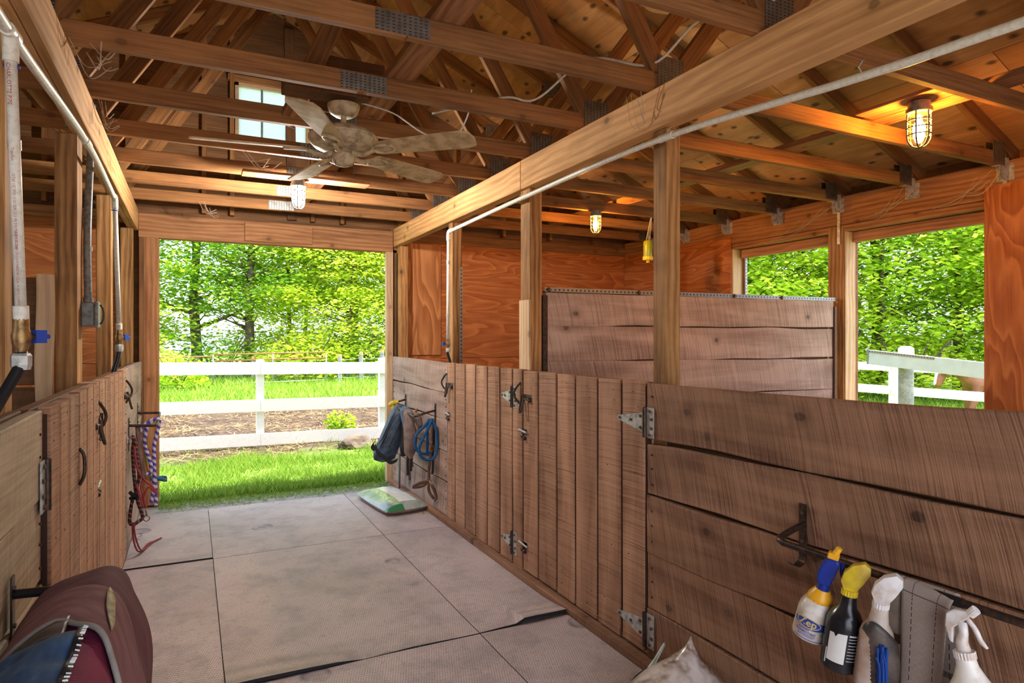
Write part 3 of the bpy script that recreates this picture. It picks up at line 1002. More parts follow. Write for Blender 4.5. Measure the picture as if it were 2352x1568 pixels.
def hinge(S, y, z0, z1, parent, dirn=1, tip=0.205, dy=0.0):
    """tee hinge: leaf on the near side of y, long tapered strap pointing along dirn"""
    zc = (z0 + z1) / 2
    h = MB()
    h.box(*_bx(S, -0.006, -0.002, y - dirn * 0.008, y - dirn * 0.058, z0, z1))
    hp = h.build('hinge', M_GALV, parent)
    b = MB().tube([S(-0.010, y, z0), S(-0.010, y, z1)], 0.0105, 10)
    b.build('hinge_barrel', M_IRON, hp, smooth=True, auto=40)
    s = MB()
    poly = [(y + dirn * 0.004, zc + 0.040), (y + dirn * 0.03, zc + 0.040), (y + dirn * tip, zc + 0.012), (y + dirn * (tip + .01), zc), (y + dirn * tip, zc - 0.010), (y + dirn * 0.03, zc - 0.045), (y + dirn * 0.004, zc - 0.045)]
    s.prism([S(-0.003, py, pz) for py, pz in poly], S(-0.0035, 0, 0) - S(0, 0, 0), V((0, 0, 0)))
    s.build('hinge_strap', M_GALV, hp)
    sc = MB()
    L = z1 - z0
    for (py, pz) in ((y - dirn * .032, z1 - L * .12), (y - dirn * .045, z1 - L * .38), (y - dirn * .045, z1 - L * .68), (y - dirn * .032, z1 - L * .90), (y + dirn * .035, zc + .025), (y + dirn * .035, zc - .028), (y + dirn * .105, zc), (y + dirn * (tip - .012), zc + .001)):
        sc.tube([S(-0.004, py, pz), S(-0.012, py, pz)], 0.0075, 6)
    q = sc.build('screws', M_RUST, hp)
    q['kind'] = 'stuff'


def _bx(S, d0, d1, y0, y1, z0, z1):
    a, b = S(d0, y0, z0), S(d1, y1, z1)
    return tuple(min(p, q) for p, q in zip(a, b)), tuple(max(p, q) for p, q in zip(a, b))


def hook_latch(S, y, z, parent, dirn=-1, s=1.0):
    """wrought gate latch: a curved pull on the frame and a crooked hook on its keeper plate"""
    k = MB()
    k.box(*_bx(S, -0.005, 0, y + dirn * 0.02 * s, y + dirn * 0.125 * s, z + 0.018 * s, z - 0.012 * s))
    base = k.build('latch', M_IRON, parent)
    pull = spline([S(-0.004, y - dirn * .02 * s, z + .088 * s), S(-0.018, y - dirn * .030 * s, z + .068 * s), S(-0.032, y - dirn * .046 * s, z + .038 * s), S(-0.036, y - dirn * .050 * s, z + .008 * s), S(-0.026, y - dirn * .038 * s, z - .022 * s), S(-0.012, y - dirn * .022 * s, z - .042 * s), S(-0.004, y - dirn * .020 * s, z - .062 * s)], 4)
    MB().tube(pull, 0.007 * s, 8).build('latch_pull', M_IRON, base, smooth=True)
    hook = spline([S(-0.010, y - dirn * .014 * s, z + .004 * s), S(-0.018, y + dirn * .012 * s, z + .008 * s), S(-0.026, y + dirn * .022 * s, z - .03 * s), S(-0.034, y + dirn * .026 * s, z - .068 * s), S(-0.042, y + dirn * .034 * s, z - .092 * s), S(-0.040, y + dirn * .050 * s, z - .085 * s), S(-0.030, y + dirn * .056 * s, z - .04 * s), S(-0.022, y + dirn * .062 * s, z - .012 * s), S(-0.012, y + dirn * .11 * s, z - .012 * s)], 4)
    MB().tube(hook, 0.0068 * s, 8).build('latch_hook', M_IRON, base, smooth=True)
    kb = MB()
    kb.lathe([(0.013 * s, 0), (0.015 * s, 0.012 * s), (0.010 * s, 0.02 * s)], 10, S(-0.004, y + dirn * .11 * s, z - .012 * s), S(-1, 0, 0) - S(0, 0, 0))
    kb.build('latch_knob', M_IRON, base, smooth=True, auto=40)


def slide_bolt(S, y, z, parent, dirn=-1):
    k = MB().box(*_bx(S, -0.004, 0, y + dirn * .005, y + dirn * .062, z + .016, z - .02))
    b = k.build('slide_bolt', M_IRON, parent)
    MB().tube([S(-0.014, y - dirn * .03, z + .008), S(-0.014, y + dirn * .075, z - .002)], 0.0062, 8).build('bolt_rod', M_GALV, b, smooth=True, auto=40)
    for (dy, dz) in ((.018, -.03), (.042, -.038)):
        MB().lathe([(0.012, 0), (0.014, .010), (0.008, .018)], 10, S(-0.006, y + dirn * dy, z + dz), S(-1, 0, 0) - S(0, 0, 0)).build('bolt_knob', M_IRON, b, smooth=True, auto=40)


def stall_door(S, edges, z0, z1, label, d=-0.004):
    t = empty('stall_door', S(0, (edges[0] + edges[-1]) / 2, 0), label, 'stall door', 'slatted stall doors')
    for i in range(len(edges) - 1):
        a, b = edges[i], edges[i + 1]
        rn = random.uniform(-0.004, 0.004)
        plank('slat', S(d + 0.017, (a + b) / 2, z0 + rn), S(d + 0.017, (a + b) / 2, z1 + rn), abs(a - b) - 0.020, 0.034, (0, 1, 0), M_SLAT, t, rough=0.003, segs=6, ch=0.003)
    lo, hi = min(edges), max(edges)
    for z in (z1 - 0.075, (z0 + z1) / 2, z0 + 0.085):
        board('door_rail', S(0.055, lo + .004, z), S(0.055, hi - .004, z), 0.14, 0.04, (0, 0, 1), M_DARKP, t)
    pts = []
    for i in range(len(edges) - 1):
        c = (edges[i] + edges[i + 1]) / 2
        for z in (z1 - .05, z1 - .11, 0.86, 0.47, z0 + .06, z0 + .13):
            pts.append((c + random.uniform(-.05, .05), z + random.uniform(-.01, .01)))
    nails(S, pts, t, r=0.0035, d=d)
    MB().box(*_bx(S, d + 0.009, 0.037, lo + .004, hi - .004, z0 + .02, z1 - .02)).build('dark_groove_sheet', M_GROOVE, t)  # dark sheet set between the slats, groove dirt and shade in its colour
    return t


def door_post(S, y0, y1, z1, label):
    o = plank('door_post', S(0.033, (y0 + y1) / 2, 0.03), S(0.033, (y0 + y1) / 2, z1), abs(y1 - y0) - 0.008, 0.075, (0, 1, 0), M_SLAT, rough=0.008, segs=14)
    return tag(o, label, 'post', 'short posts between the stall doors')


# ---- side with the feed bag
stall_panel(RS, 4.886, 6.46, (1.283, 1.036, 0.806, 0.558, 0.305, 0.03), (1.297, 1.047, 0.815, 0.56, 0.31, 0.03), 'horizontal plank panel with the fly gear rack next to the doorway', mat=M_GREYP)
near_r = stall_panel(RS, 2.337, -0.6, (1.283, 1.018, 0.765, 0.508, 0.261, 0.03), (1.30, 1.047, 0.825, 0.545, 0.27, 0.03), 'big horizontal plank panel behind the spray bottles', gap=0.010)
dA = stall_door(RS, (4.878, 4.705, 4.499, 4.30, 4.092, 3.887, 3.698), 0.04, 1.283, 'slatted stall door next to the panel with hanging fly gear')
dB = stall_door(RS, (3.553, 3.356, 3.141, 2.943, 2.732, 2.528, 2.344), 0.05, 1.281, 'wide slatted stall door beside the big plank panel')
door_post(RS, 3.692, 3.560, 1.283, 'short post between the two slatted doors facing the ropes')
hinge(RS, 2.341, 1.030, 1.166, dB)
hinge(RS, 2.341, 0.083, 0.235, dB)
hinge(RS, 3.695, 1.035, 1.172, dA, tip=0.16)
hinge(RS, 3.695, 0.095, 0.24, dA, tip=0.16)
hook_latch(RS, 4.868, 1.105, dA, dirn=-1)
slide_bolt(RS, 4.872, 0.868, dA)
hook_latch(RS, 3.560, 1.115, dB, dirn=-1)
slide_bolt(RS, 3.556, 0.900, dB)
slide_bolt(RS, 3.556, 0.200, dB)

# ---- side with the ropes
stall_panel(LS, 4.886, 6.44, (1.28, 1.036, 0.806, 0.558, 0.305, 0.03), (1.28, 1.047, 0.815, 0.56, 0.31, 0.03), 'horizontal plank panel with hanging ropes next to the doorway', mat=M_GREYP)
M_PALEPL = wood('pale_stall_plank', (0.27, 0.20, 0.13), (0.50, 0.40, 0.29), saw=0.6, stain=0.3, stain_col=(0.12, 0.08, 0.05), saw_scale=30.0, vary=0.15, bump=0.5)
near_l = stall_panel(LS, 2.293, 0.2, (1.268, 1.006, 0.765, 0.508, 0.261, 0.03), (1.30, 1.03, 0.785, 0.52, 0.265, 0.03), 'pale horizontal plank panel behind the saddle pads', mat=M_PALEPL)
dC = stall_door(LS, (2.306, 2.47, 2.65, 2.85, 3.05, 3.24, 3.415), 0.05, 1.275, 'slatted stall door with a dark pull handle near the saddle pads', d=-0.016)
dD = stall_door(LS, (3.545, 3.77, 3.99, 4.21, 4.43, 4.65, 4.872), 0.05, 1.275, 'slatted stall door next to the hanging ropes')
door_post(LS, 3.42, 3.54, 1.278, 'short post between the two slatted doors beside the ropes')
hinge(LS, 2.299, 0.975, 1.125, dC, dirn=1, tip=0.12)
hinge(LS, 2.299, 0.15, 0.30, dC, dirn=1, tip=0.12)
hinge(LS, 3.543, 1.0, 1.13, dD, dirn=1, tip=0.12)
hook_latch(LS, 3.43, 1.105, dC, dirn=-1, s=1.05)
slide_bolt(LS, 3.45, 0.816, dC)
hook_latch(LS, 4.875, 1.115, dD, dirn=-1)
# dark pull handle
hp = MB().tube(spline([LS(-0.017, 2.85, 1.07), LS(-0.030, 2.852, 1.045), LS(-0.033, 2.85, 1.0), LS(-0.030, 2.847, .965), LS(-0.017, 2.85, .935)], 4), 0.006, 8).build('pull_handle', M_IRON, dC, smooth=True)

# ---- partition between the two stalls behind the wide door
pt = empty('stall_partition', (3.37, 3.57, 0), 'plank partition with punched metal along its top edge', 'plank wall', 'plank partitions between stalls')
for (a, b, c, d) in ((1.776, 1.556, 1.786, 1.570), (1.550, 1.340, 1.564, 1.314), (1.334, 1.085, 1.308, 1.063), (1.080, 0.83, 1.058, 0.82), (0.825, 0.57, 0.815, 0.56), (0.565, 0.30, 0.555, 0.29), (0.295, 0.03, 0.285, 0.03)):
    w = ((a - b) + (c - d)) / 2
    plank('plank', (2.012, 3.572, (a + b) / 2), (4.72, 3.572, (c + d) / 2), w, 0.042, (0, 0, 1), M_GREYP, pt, rough=0.012, segs=22, warp=0.006)
for i in range(7):
    board('light_block_plank', (2.02, 3.605, 1.66 - i * .25), (4.72, 3.605, 1.66 - i * .25), .248, .02, (0, 0, 1), M_DARKP, pt)  # added behind the partition to block light and keep its seams dark
board('punched_edge', (2.00, 3.548, 1.787), (4.745, 3.548, 1.797), 0.026, 0.004, (0, 0, 1), M_PUNCH, pt, ch=0.0005)
board('punched_edge_top', (2.00, 3.572, 1.800), (4.745, 3.572, 1.810), 0.05, 0.004, (0, 1, 0), M_GALV, pt, ch=0.0005)
for x in (2.03, 2.74, 3.62, 4.12):
    z = 1.787 + (x - 2.0) * 0.0036
    MB().lathe([(0.015, 0), (0.015, 0.004), (0.008, 0.012)], 10, (x, 3.546, z), (0, -1, 0)).build('bolt', M_RUST, pt, smooth=True, auto=40)
board('channel', (1.999, 3.56, 0.02), (1.999, 3.56, 1.75), 0.036, 0.05, (1, 0, 0), M_IRON, pt)
board('channel', (4.738, 3.56, 0.02), (4.738, 3.56, 1.74), 0.026, 0.05, (1, 0, 0), M_RUST, pt)
# left partition
pt = empty('stall_partition', (-2.0, 3.62, 0), 'dark plank partition behind the lettered pipe', 'plank wall', 'plank partitions between stalls')
for i in range(7):
    z = 1.76 - i * 0.25
    plank('plank', (-0.60, 3.62, z - .125), (-3.34, 3.62, z - .125), 0.245, 0.04, (0, 0, 1), M_DARKP, pt, rough=0.008, segs=10)
# ================================================================== PIPES AND CONDUIT
def hose_valve(parent, x, y, z, out, hose_pts, s=1.0):
    """brass ball valve under a pvc drop, blue lever, clamp and black hose"""
    v = MB()
    v.lathe([(0.013 * s, -0.085 * s), (0.013 * s, -0.075 * s), (0.019 * s, -0.06 * s), (0.021 * s, -0.04 * s), (0.017 * s, -0.022 * s), (0.017 * s, 0.0)], 12, (x, y, z))
    vo = v.build('valve', M_BRASS, parent, smooth=True, auto=40)
    o = V(out)
    c = V((x, y, z - 0.042 * s))
    MB().tube([c, c + o * 0.03 * s], 0.008 * s, 8).build('valve_stem', M_BRASS, vo, smooth=True)
    side = o.cross(V((0, 0, 1)))
    MB().obox(c + o * 0.042 * s, o * 0.013 * s, side * 0.010 * s, V((0, 0, 0.016 * s))).build('valve_lever', M_BLUEP, vo)
    MB().tube([c + o * 0.05 * s, c + o * 0.066 * s], 0.006 * s, 8).build('valve_lever_tip', M_BLUEP, vo)
    hp = [V((x, y, z - 0.08 * s))] + [V(p) for p in hose_pts]
    MB().lathe([(0.019 * s, -0.022 * s), (0.022 * s, -0.01 * s), (0.022 * s, 0.012 * s), (0.018 * s, 0.018 * s)], 8, (x, y, z - 0.10 * s)).build('hose_clamp', M_GALV, parent)
    MB().tube(spline(hp, 8), 0.0135 * s, 10).build('hose', M_HOSE, parent, smooth=True)


def collar(p0, p1, r, parent, mat=M_PVC, name='coupling', n=14):
    MB().tube([p0, p1], r, n).build(name, mat, parent, smooth=True, auto=40)


PR = 0.0134
wp = empty('water_pipe', (1.84, 2.5, 2.335), 'white water pipe running below the beam on the feed-bag side', 'pipe', 'white plastic water pipes')
xr = 1.842
MB().tube(spline([(xr, Y0, 2.25), (xr, 0.86, 2.262), (xr, 2.2, 2.352), (xr, 3.5, 2.352), (xr, 4.80, 2.332)], 6), PR, 12).build('pipe_run', M_PVC, wp, smooth=True)
MB().tube(spline([(xr, 4.76, 2.333), (xr, 4.815, 2.331), (xr, 4.835, 2.31), (xr, 4.836, 2.26)], 5), 0.0172, 12).build('elbow', M_PVC, wp, smooth=True)
MB().tube([(xr, 4.836, 2.28), (xr, 4.85, 1.47)], PR, 12).build('drop_pipe', M_PVC, wp, smooth=True)
collar((xr, 4.839, 2.10), (xr, 4.8395, 2.07), 0.0165, wp, M_GALV, 'pipe_clip')
collar((xr, 4.845, 1.67), (xr, 4.8453, 1.655), 0.0165, wp, M_GALV, 'pipe_clip')
collar((xr, 2.15, 2.350), (xr, 2.24, 2.353), 0.0168, wp)
for y in (2.20, 3.60, 1.30):
    z = 2.352 if y > 2 else 2.30
    MB().tube(arc((xr, y, z), 0.0165, -2.2, 1.4, 10, (1, 0, 0), (0, 0, 1)) + [V((xr + .03, y, z + .05))], 0.0028, 6).build('pipe_hanger', M_GALV, wp, smooth=True)
hose_valve(wp, xr, 4.85, 1.47, (-1, 0, 0), [(xr, 4.855, 1.36), (xr + .02, 4.86, 1.30), (xr + .05, 4.87, 1.2)], s=0.85)

wp = empty('water_pipe', (-0.41, 2.5, 2.33), 'white water pipe with red lettering and two drops under the beam', 'pipe', 'white plastic water pipes')
xl = -0.405
MB().tube(spline([(xl, Y0, 2.20), (xl, 1.2, 2.235), (xl, 2.0, 2.24), (xl, 3.3, 2.322), (xl, 4.40, 2.30)], 6), PR, 12).build('pipe_run', M_PVC, wp, smooth=True)
collar((xl, 1.955, 2.238), (xl, 2.035, 2.244), 0.0178, wp, name='tee')
MB().tube([(xl, 1.99, 2.244), (xl, 1.995, 2.17)], 0.0178, 12).build('tee_branch', M_PVC, wp, smooth=True, auto=40)
MB().tube([(xl, 1.99, 2.2), (xl, 2.10, 1.56)], PR, 14).build('drop_pipe', M_PVC, wp, smooth=True)
collar((xl, 2.10, 1.565), (xl, 2.105, 1.528), 0.0182, wp)
collar((xl, 2.03, 1.985), (xl, 2.034, 1.96), 0.0150, wp, M_GALV, 'pipe_clip')
collar((xl, 3.24, 2.319), (xl, 3.34, 2.321), 0.0172, wp)
MB().tube(spline([(xl, 4.36, 2.301), (xl, 4.405, 2.30), (xl, 4.422, 2.28), (xl, 4.424, 2.24)], 5), 0.0175, 12).build('elbow', M_PVC, wp, smooth=True)
MB().tube([(xl, 4.424, 2.26), (xl, 4.66, 1.56)], PR, 12).build('drop_pipe', M_PVC, wp, smooth=True)
collar((xl, 4.655, 1.57), (xl, 4.667, 1.535), 0.0178, wp)
for p0 in ((xl, 2.006, 2.165), (xl, 4.43, 2.235)):
    collar(p0, (p0[0], p0[1] + .001, p0[2] - .006), 0.0181, wp, M_BLUEP, 'primer_ring')
hose_valve(wp, xl, 2.105, 1.53, (0.72, 0.69, 0), [(xl, 2.10, 1.41), (xl - .035, 2.06, 1.32), (xl - .07, 2.0, 1.22), (xl - .10, 1.95, 1.1)], s=1.1)
hose_valve(wp, xl, 4.667, 1.53, (0.72, 0.69, 0), [(xl, 4.67, 1.42), (xl - .01, 4.66, 1.34), (xl - .05, 4.64, 1.2)], s=1.1)
M_REDINK = plain('red_ink', (0.42, 0.03, 0.035), 0.6)
M_BLUEINK = plain('blue_ink', (0.03, 0.07, 0.35), 0.6)


def pipe_text(txt, size, s_mid, mat, parent, ang0):
    """lettering wrapped on the near drop pipe, reading downwards"""
    a, b = V((xl, 1.99, 2.2)), V((xl, 2.10, 1.56))
    ax = (b - a).normalized()
    vv, ff = text_geo(txt, size)
    f = V((0 - xl, 0 - 2.05, 0)).normalized()          # towards the viewer's side
    f = (f - ax * f.dot(ax)).normalized()
    w = ax.cross(f)
    mb = MB()
    P = []
    for p in vv:
        th = ang0 - p.y / PR
        P.append(a + ax * (s_mid + p.x) + (f * math.cos(th) + w * math.sin(th)) * (PR + 0.0004))
    mb.add(P, ff)
    mb.build('lettering', mat, parent)


dp = wp
pipe_text('CHARLOTTE PIPE', 0.013, 0.085, M_REDINK, dp, 0.45)
pipe_text('TrueSyn', 0.010, 0.255, M_REDINK, dp, 0.35)
pipe_text('23T65 1/2" PVC 1120 SDR 13.5 PR 315 PSI @ 23C NSF', 0.0085, 0.40, M_REDINK, dp, 0.30)
pipe_text('ASTM D 2241  CP-110-P MADE IN U.S.A. 01/30/21 13:03 E', 0.0078, 0.575 - .03, M_REDINK, dp, 0.30)

# grey conduit and switch box
cd = empty('switch_box', (-0.43, 3.7, 1.53), 'grey electrical switch box under a grey conduit', 'switch box')
MB().tube(spline([(-0.452, 3.86, 2.66), (-0.452, 3.83, 2.5), (-0.452, 3.70, 2.0), (-0.448, 3.69, 1.66)], 6), 0.0165, 12).build('conduit', M_CONDUIT, cd, smooth=True)
collar((-0.45, 3.697, 1.92), (-0.45, 3.696, 1.90), 0.0195, cd, M_CONDUIT)
collar((-0.448, 3.69, 1.675), (-0.448, 3.69, 1.645), 0.021, cd, M_CONDUIT)
MB().box((-0.474, 3.645, 1.535), (-0.418, 3.735, 1.652), 0.006).build('box_body', M_CONDUIT, cd)
MB().box((-0.418, 3.640, 1.530), (-0.403, 3.740, 1.657), 0.005).build('box_cover', M_CONDUIT, cd)
MB().tube(arc((-0.400, 3.69, 1.594), 0.045, -math.pi / 2, math.pi / 2, 10, (0.35, 0, 0), (0, 0, 1)), 0.005, 6).build('switch_lever', M_BLACK, cd, smooth=True)

# loose cable strung over the trusses
cb = MB().tube(spline([(1.95, 1.0, 2.78), (1.94, 1.74, 2.74), (1.945, 2.10, 2.84), (1.88, 2.34, 2.73), (1.72, 2.62, 2.83), (1.60, 2.93, 2.72), (1.47, 3.06, 2.75), (1.2, 3.4, 2.73)], 8), 0.006, 6).build('electric_cable', M_PVC, None, smooth=True)
tag(cb, 'loose pale cable strung across the trusses by the beam', 'cable')
cb = MB().tube(spline([(1.25, 2.96, 2.72), (1.245, 3.0, 2.60), (1.21, 3.1, 2.52), (1.10, 3.22, 2.55), (0.95, 3.30, 2.66), (0.78, 3.33, 2.70)], 8), 0.004, 6).build('electric_cable', M_PVC, None, smooth=True)
tag(cb, 'thin cable dropping beside a fan blade', 'cable')

# ================================================================== LAMPS
def lamp_mats(name, glass, emis, power):
    k = NT(name + '_glass')
    t = k.n('ShaderNodeBsdfTransparent'); t.inputs[0].default_value = (*glass, 1)
    e = k.n('ShaderNodeEmission'); e.inputs[0].default_value = (*emis, 1); e.inputs[1].default_value = 0.16
    g = k.n('ShaderNodeBsdfGlossy'); g.inputs['Roughness'].default_value = 0.08
    m1 = k.n('ShaderNodeMixShader'); m1.inputs[0].default_value = 0.45
    m2 = k.n('ShaderNodeMixShader'); m2.inputs[0].default_value = 0.06
    k.l(t.outputs[0], m1.inputs[1]); k.l(e.outputs[0], m1.inputs[2])
    k.l(m1.outputs[0], m2.inputs[1]); k.l(g.outputs[0], m2.inputs[2])
    k.l(m2.outputs[0], k.out.inputs[0])
    b = NT(name + '_bulb')
    e = b.n('ShaderNodeEmission'); e.inputs[0].default_value = (*emis, 1); e.inputs[1].default_value = power
    b.l(e.outputs[0], b.out.inputs[0])
    return k.m, b.m


M_CAGE = plain('cage_wire', (0.10, 0.095, 0.085), 0.7)


def jar_lamp(x, y, ztop, label, mats, s=1.0, arm=True):
    t = empty('jar_lamp', (x, y, ztop), label, 'lamp', 'caged jar lamps under the trusses')
    o = (x, y, ztop)
    MB().lathe([(0.050 * s, -0.052 * s), (0.054 * s, -0.048 * s), (0.054 * s, -0.03 * s), (0.046 * s, -0.028 * s), (0.046 * s, 0.0)], 18, o).build('lamp_base', M_CONDUIT, t, smooth=True, auto=40)
    MB().lathe([(0.006 * s, -0.195 * s), (0.022 * s, -0.190 * s), (0.034 * s, -0.175 * s), (0.040 * s, -0.15 * s), (0.041 * s, -0.07 * s), (0.038 * s, -0.052 * s)], 18, o).build('glass_jar', mats[0], t, smooth=True)
    MB().lathe([(0.004 * s, -0.158 * s), (0.018 * s, -0.150 * s), (0.026 * s, -0.130 * s), (0.024 * s, -0.105 * s), (0.012 * s, -0.085 * s), (0.011 * s, -0.060 * s)], 14, o).build('bulb', mats[1], t, smooth=True)
    for k in range(6):
        a = k * math.pi / 3 + 0.3
        u = V((math.cos(a), math.sin(a), 0))
        pts = [V(o) + u * (r * s) + V((0, 0, h * s)) for (r, h) in ((0.049, -0.045), (0.049, -0.15), (0.042, -0.182), (0.025, -0.202), (0.004, -0.207))]
        MB().tube(spline(pts, 3), 0.0034 * s, 6).build('cage_bar', M_CAGE, t, smooth=True)
    for h in (-0.085, -0.118, -0.15):
        MB().tube(arc(V(o) + V((0, 0, h * s)), 0.049 * s, 0, 2 * math.pi * 0.97, 24, (1, 0, 0), (0, 1, 0)), 0.0030 * s, 6, closed=True).build('cage_ring', M_CAGE, t, smooth=True)
    return t


white_m = lamp_mats('white_lamp', (0.95, 0.95, 0.95), (1.0, 0.95, 0.86), LAMP_WHITE)
amber_m = lamp_mats('amber_lamp', (1.0, 0.72, 0.32), (1.0, 0.56, 0.16), LAMP_WARM)
jar_lamp(0.662, 4.66, 2.579, 'bright white jar lamp in a wire cage over the aisle', white_m, 0.98)
jar_lamp(3.345, 2.02, 2.69, 'large glowing amber jar lamp in a wire cage near the plywood panel', amber_m, 1.12)
jar_lamp(3.203, 4.76, 2.604, 'small glowing amber jar lamp beyond the partition', amber_m, 0.95)
o = board('lamp_board', (3.345, 1.76, 2.712), (3.345, 2.32, 2.712), 0.16, 0.02, (1, 0, 0), M_HEAD)
tag(o, 'short flat board holding the large amber lamp', 'board')

# ================================================================== CEILING FAN
M_FAN = plain('dusty_fan_enamel', (0.60, 0.47, 0.30), 0.6, var=0.35, scale=28, dirt=(0.28, 0.20, 0.12), bump=0.15)
M_BLADE = plain('dusty_fan_blade', (0.62, 0.45, 0.25), 0.75, var=0.35, scale=16, dirt=(0.34, 0.22, 0.11), bump=0.2)
fx, fy, fz = 0.69, 3.30, 2.415
fan = empty('ceiling_fan', (fx, fy, 2.66), 'dusty five-blade ceiling fan hanging over the aisle', 'ceiling fan')
MB().lathe([(0.018, -0.012), (0.045, -0.012), (0.068, 0.004), (0.080, 0.032), (0.080, 0.045)], 24, (fx, fy, 2.615)).build('canopy', M_FAN, fan, smooth=True, auto=50)
MB().tube([(fx, fy, 2.62), (fx, fy, 2.52)], 0.014, 12).build('down_rod', M_FAN, fan, smooth=True, auto=50)
mot = MB().lathe([(0.050, 0.014), (0.095, 0.018), (0.145, 0.030), (0.170, 0.054), (0.175, 0.070), (0.168, 0.074), (0.173, 0.081), (0.160, 0.098), (0.126, 0.118), (0.066, 0.134), (0.020, 0.138)], 32, (fx, fy, fz)).build('motor_housing', M_FAN, fan, smooth=True, auto=50)
dv_ = V((-fx, -fy, 0)).normalized()
bp = V((fx, fy, fz + 0.034)) + dv_ * 0.142 + V((0.05, 0.02, 0))
bd = MB().lathe([(0.001, 0.0), (0.015, 0.0), (0.013, 0.003), (0.001, 0.0035)], 16, bp, (dv_ + V((0.25, 0.15, -0.85))).normalized()).build('badge', M_BLACK, mot)
MB().lathe([(0.030, -0.062), (0.050, -0.052), (0.056, -0.035), (0.056, -0.004), (0.048, 0.0), (0.046, 0.02)], 24, (fx, fy, fz)).build('switch_cup', M_FAN, fan, smooth=True, auto=50)
for (dx, dy) in ((0.045, -0.02), (-0.045, -0.025)):
    MB().tube([(fx + dx, fy + dy, fz - 0.04), (fx + dx, fy + dy, fz - 0.125)], 0.0022, 6).build('pull_chain', M_RUST, fan)
for k in range(5):
    a = math.radians(-44 + 72 * k)
    u, w = V((math.cos(a), math.sin(a), 0)), V((-math.sin(a), math.cos(a), 0))
    tilt = math.radians(-13)
    wt_ = w * math.cos(tilt) + V((0, 0, math.sin(tilt)))
    c0 = V((fx, fy, fz + 0.012))
    outline = [(0.185, 0.030), (0.20, 0.052), (0.30, 0.062), (0.50, 0.070), (0.655, 0.074), (0.700, 0.058), (0.712, 0.0), (0.700, -0.058), (0.655, -0.074), (0.50, -0.070), (0.30, -0.062), (0.20, -0.052), (0.185, -0.030)]
    nz = u.cross(wt_)
    bl = MB().prism([c0 + u * r + wt_ * q for r, q in outline], nz * -0.004, nz * 0.004).build('blade', M_BLADE, fan)
    iron = MB()
    iron.tube(spline([V((fx, fy, fz + .005)) + u * 0.05, V((fx, fy, fz - .012)) + u * 0.09, V((fx, fy, fz - .012)) + u * 0.13, c0 + u * 0.175 - nz * .008], 4), [0.012] * 13, 8)
    io = iron.build('blade_iron', M_FAN, fan, smooth=True)
    MB().tube(spline([c0 + u * .165 - nz * .008, c0 + u * .20 + wt_ * .034 - nz * .008, c0 + u * .265 + wt_ * .030 - nz * .008, c0 + u * .285 - nz * .008, c0 + u * .265 - wt_ * .030 - nz * .008, c0 + u * .20 - wt_ * .034 - nz * .008, c0 + u * .165 - nz * .008], 4), 0.0075, 6).build('iron_loop', M_FAN, io, smooth=True)

# ================================================================== FLY TRAP
ft = empty('fly_trap', (3.85, 4.85, 2.19), 'yellow-green fly trap hanging above the partition', 'fly trap')
kt = NT('lime_plastic')
kt.setp(Base_Color=(0.45, 0.55, 0.04), Roughness=0.25, Transmission_Weight=0.35)
M_YEL = plain('yellow_plastic', (0.80, 0.55, 0.02), 0.35)
MB().lathe([(0.040, 0.045), (0.042, 0.05), (0.042, 0.19), (0.036, 0.205), (0.012, 0.21)], 20, (3.85, 4.85, 2.19)).build('jar', kt.m, ft, smooth=True, auto=40)
MB().lathe([(0.014, 0.0), (0.018, 0.022), (0.047, 0.024), (0.049, 0.03), (0.049, 0.055), (0.043, 0.058)], 20, (3.85, 4.85, 2.19)).build('trap_base', M_YEL, ft, smooth=True, auto=40)
for d in (-0.02, 0.0, 0.02):
    MB().tube([(3.85 + d, 4.85, 2.395), (3.85 + d * .3, 4.80, 2.61)], 0.0025, 5).build('hanging_string', M_PVC, ft)

# ================================================================== STEEL RACKS
def mount_strip(S, y, z0, z1, parent, curl=True):
    MB().box(*_bx(S, -0.005, -0.0005, y - .014, y + .014, z0, z1)).build('mount_strip', M_IRON, parent)
    if curl:
        pts = [S(-0.003, y, z0 + .002), S(-0.012, y, z0 - .018), S(-0.035, y, z0 - .026), S(-0.06, y, z0 - .012)]
        pts = spline(pts, 4)
        mb = MB()
        for i, p in enumerate(pts):
            mb.v += [tuple(p + V((0, -.014, 0))), tuple(p + V((0, .014, 0)))]
        for i in range(len(pts) - 1):
            mb.f.append((2 * i, 2 * i + 1, 2 * i + 3, 2 * i + 2))
        o = mb.build('strip_hook', M_IRON, parent)
        sm = o.modifiers.new('s', 'SOLIDIFY'); sm.thickness = 0.004
    for z in (z1 - .03, z0 + .05):
        MB().tube([S(-0.005, y, z), S(-0.010, y, z)], 0.006, 8).build('screw', M_RUST, parent)


ZB = 0.825
rk = empty('blanket_bar', (1.85, 1.0, .72), 'dark steel bar on the big plank panel holding the spray bottles', 'rack', 'steel tack racks')
mount_strip(RS, 1.503, 0.745, 0.92, rk)
MB().tube(spline([RS(-.004, 1.498, .853), RS(-.06, 1.492, .845), RS(-.140, 1.478, .832), RS(-.157, 1.452, .828), RS(-.158, 1.40, .826), RS(-.158, 0.9, .830), RS(-.158, 0.40, .835), RS(-.156, 0.34, .836), RS(-.13, 0.315, .84), RS(-.004, 0.30, .853)], 8), 0.0105, 12).build('bar', M_IRON, rk, smooth=True)
MB().tube([RS(-.158, 0.985, .829), RS(-.158, 0.915, .829)], 0.0125, 14).build('rubber_sleeve', M_BLACK, rk, smooth=True, auto=40)
mount_strip(RS, 0.30, 0.745, 0.92, rk)

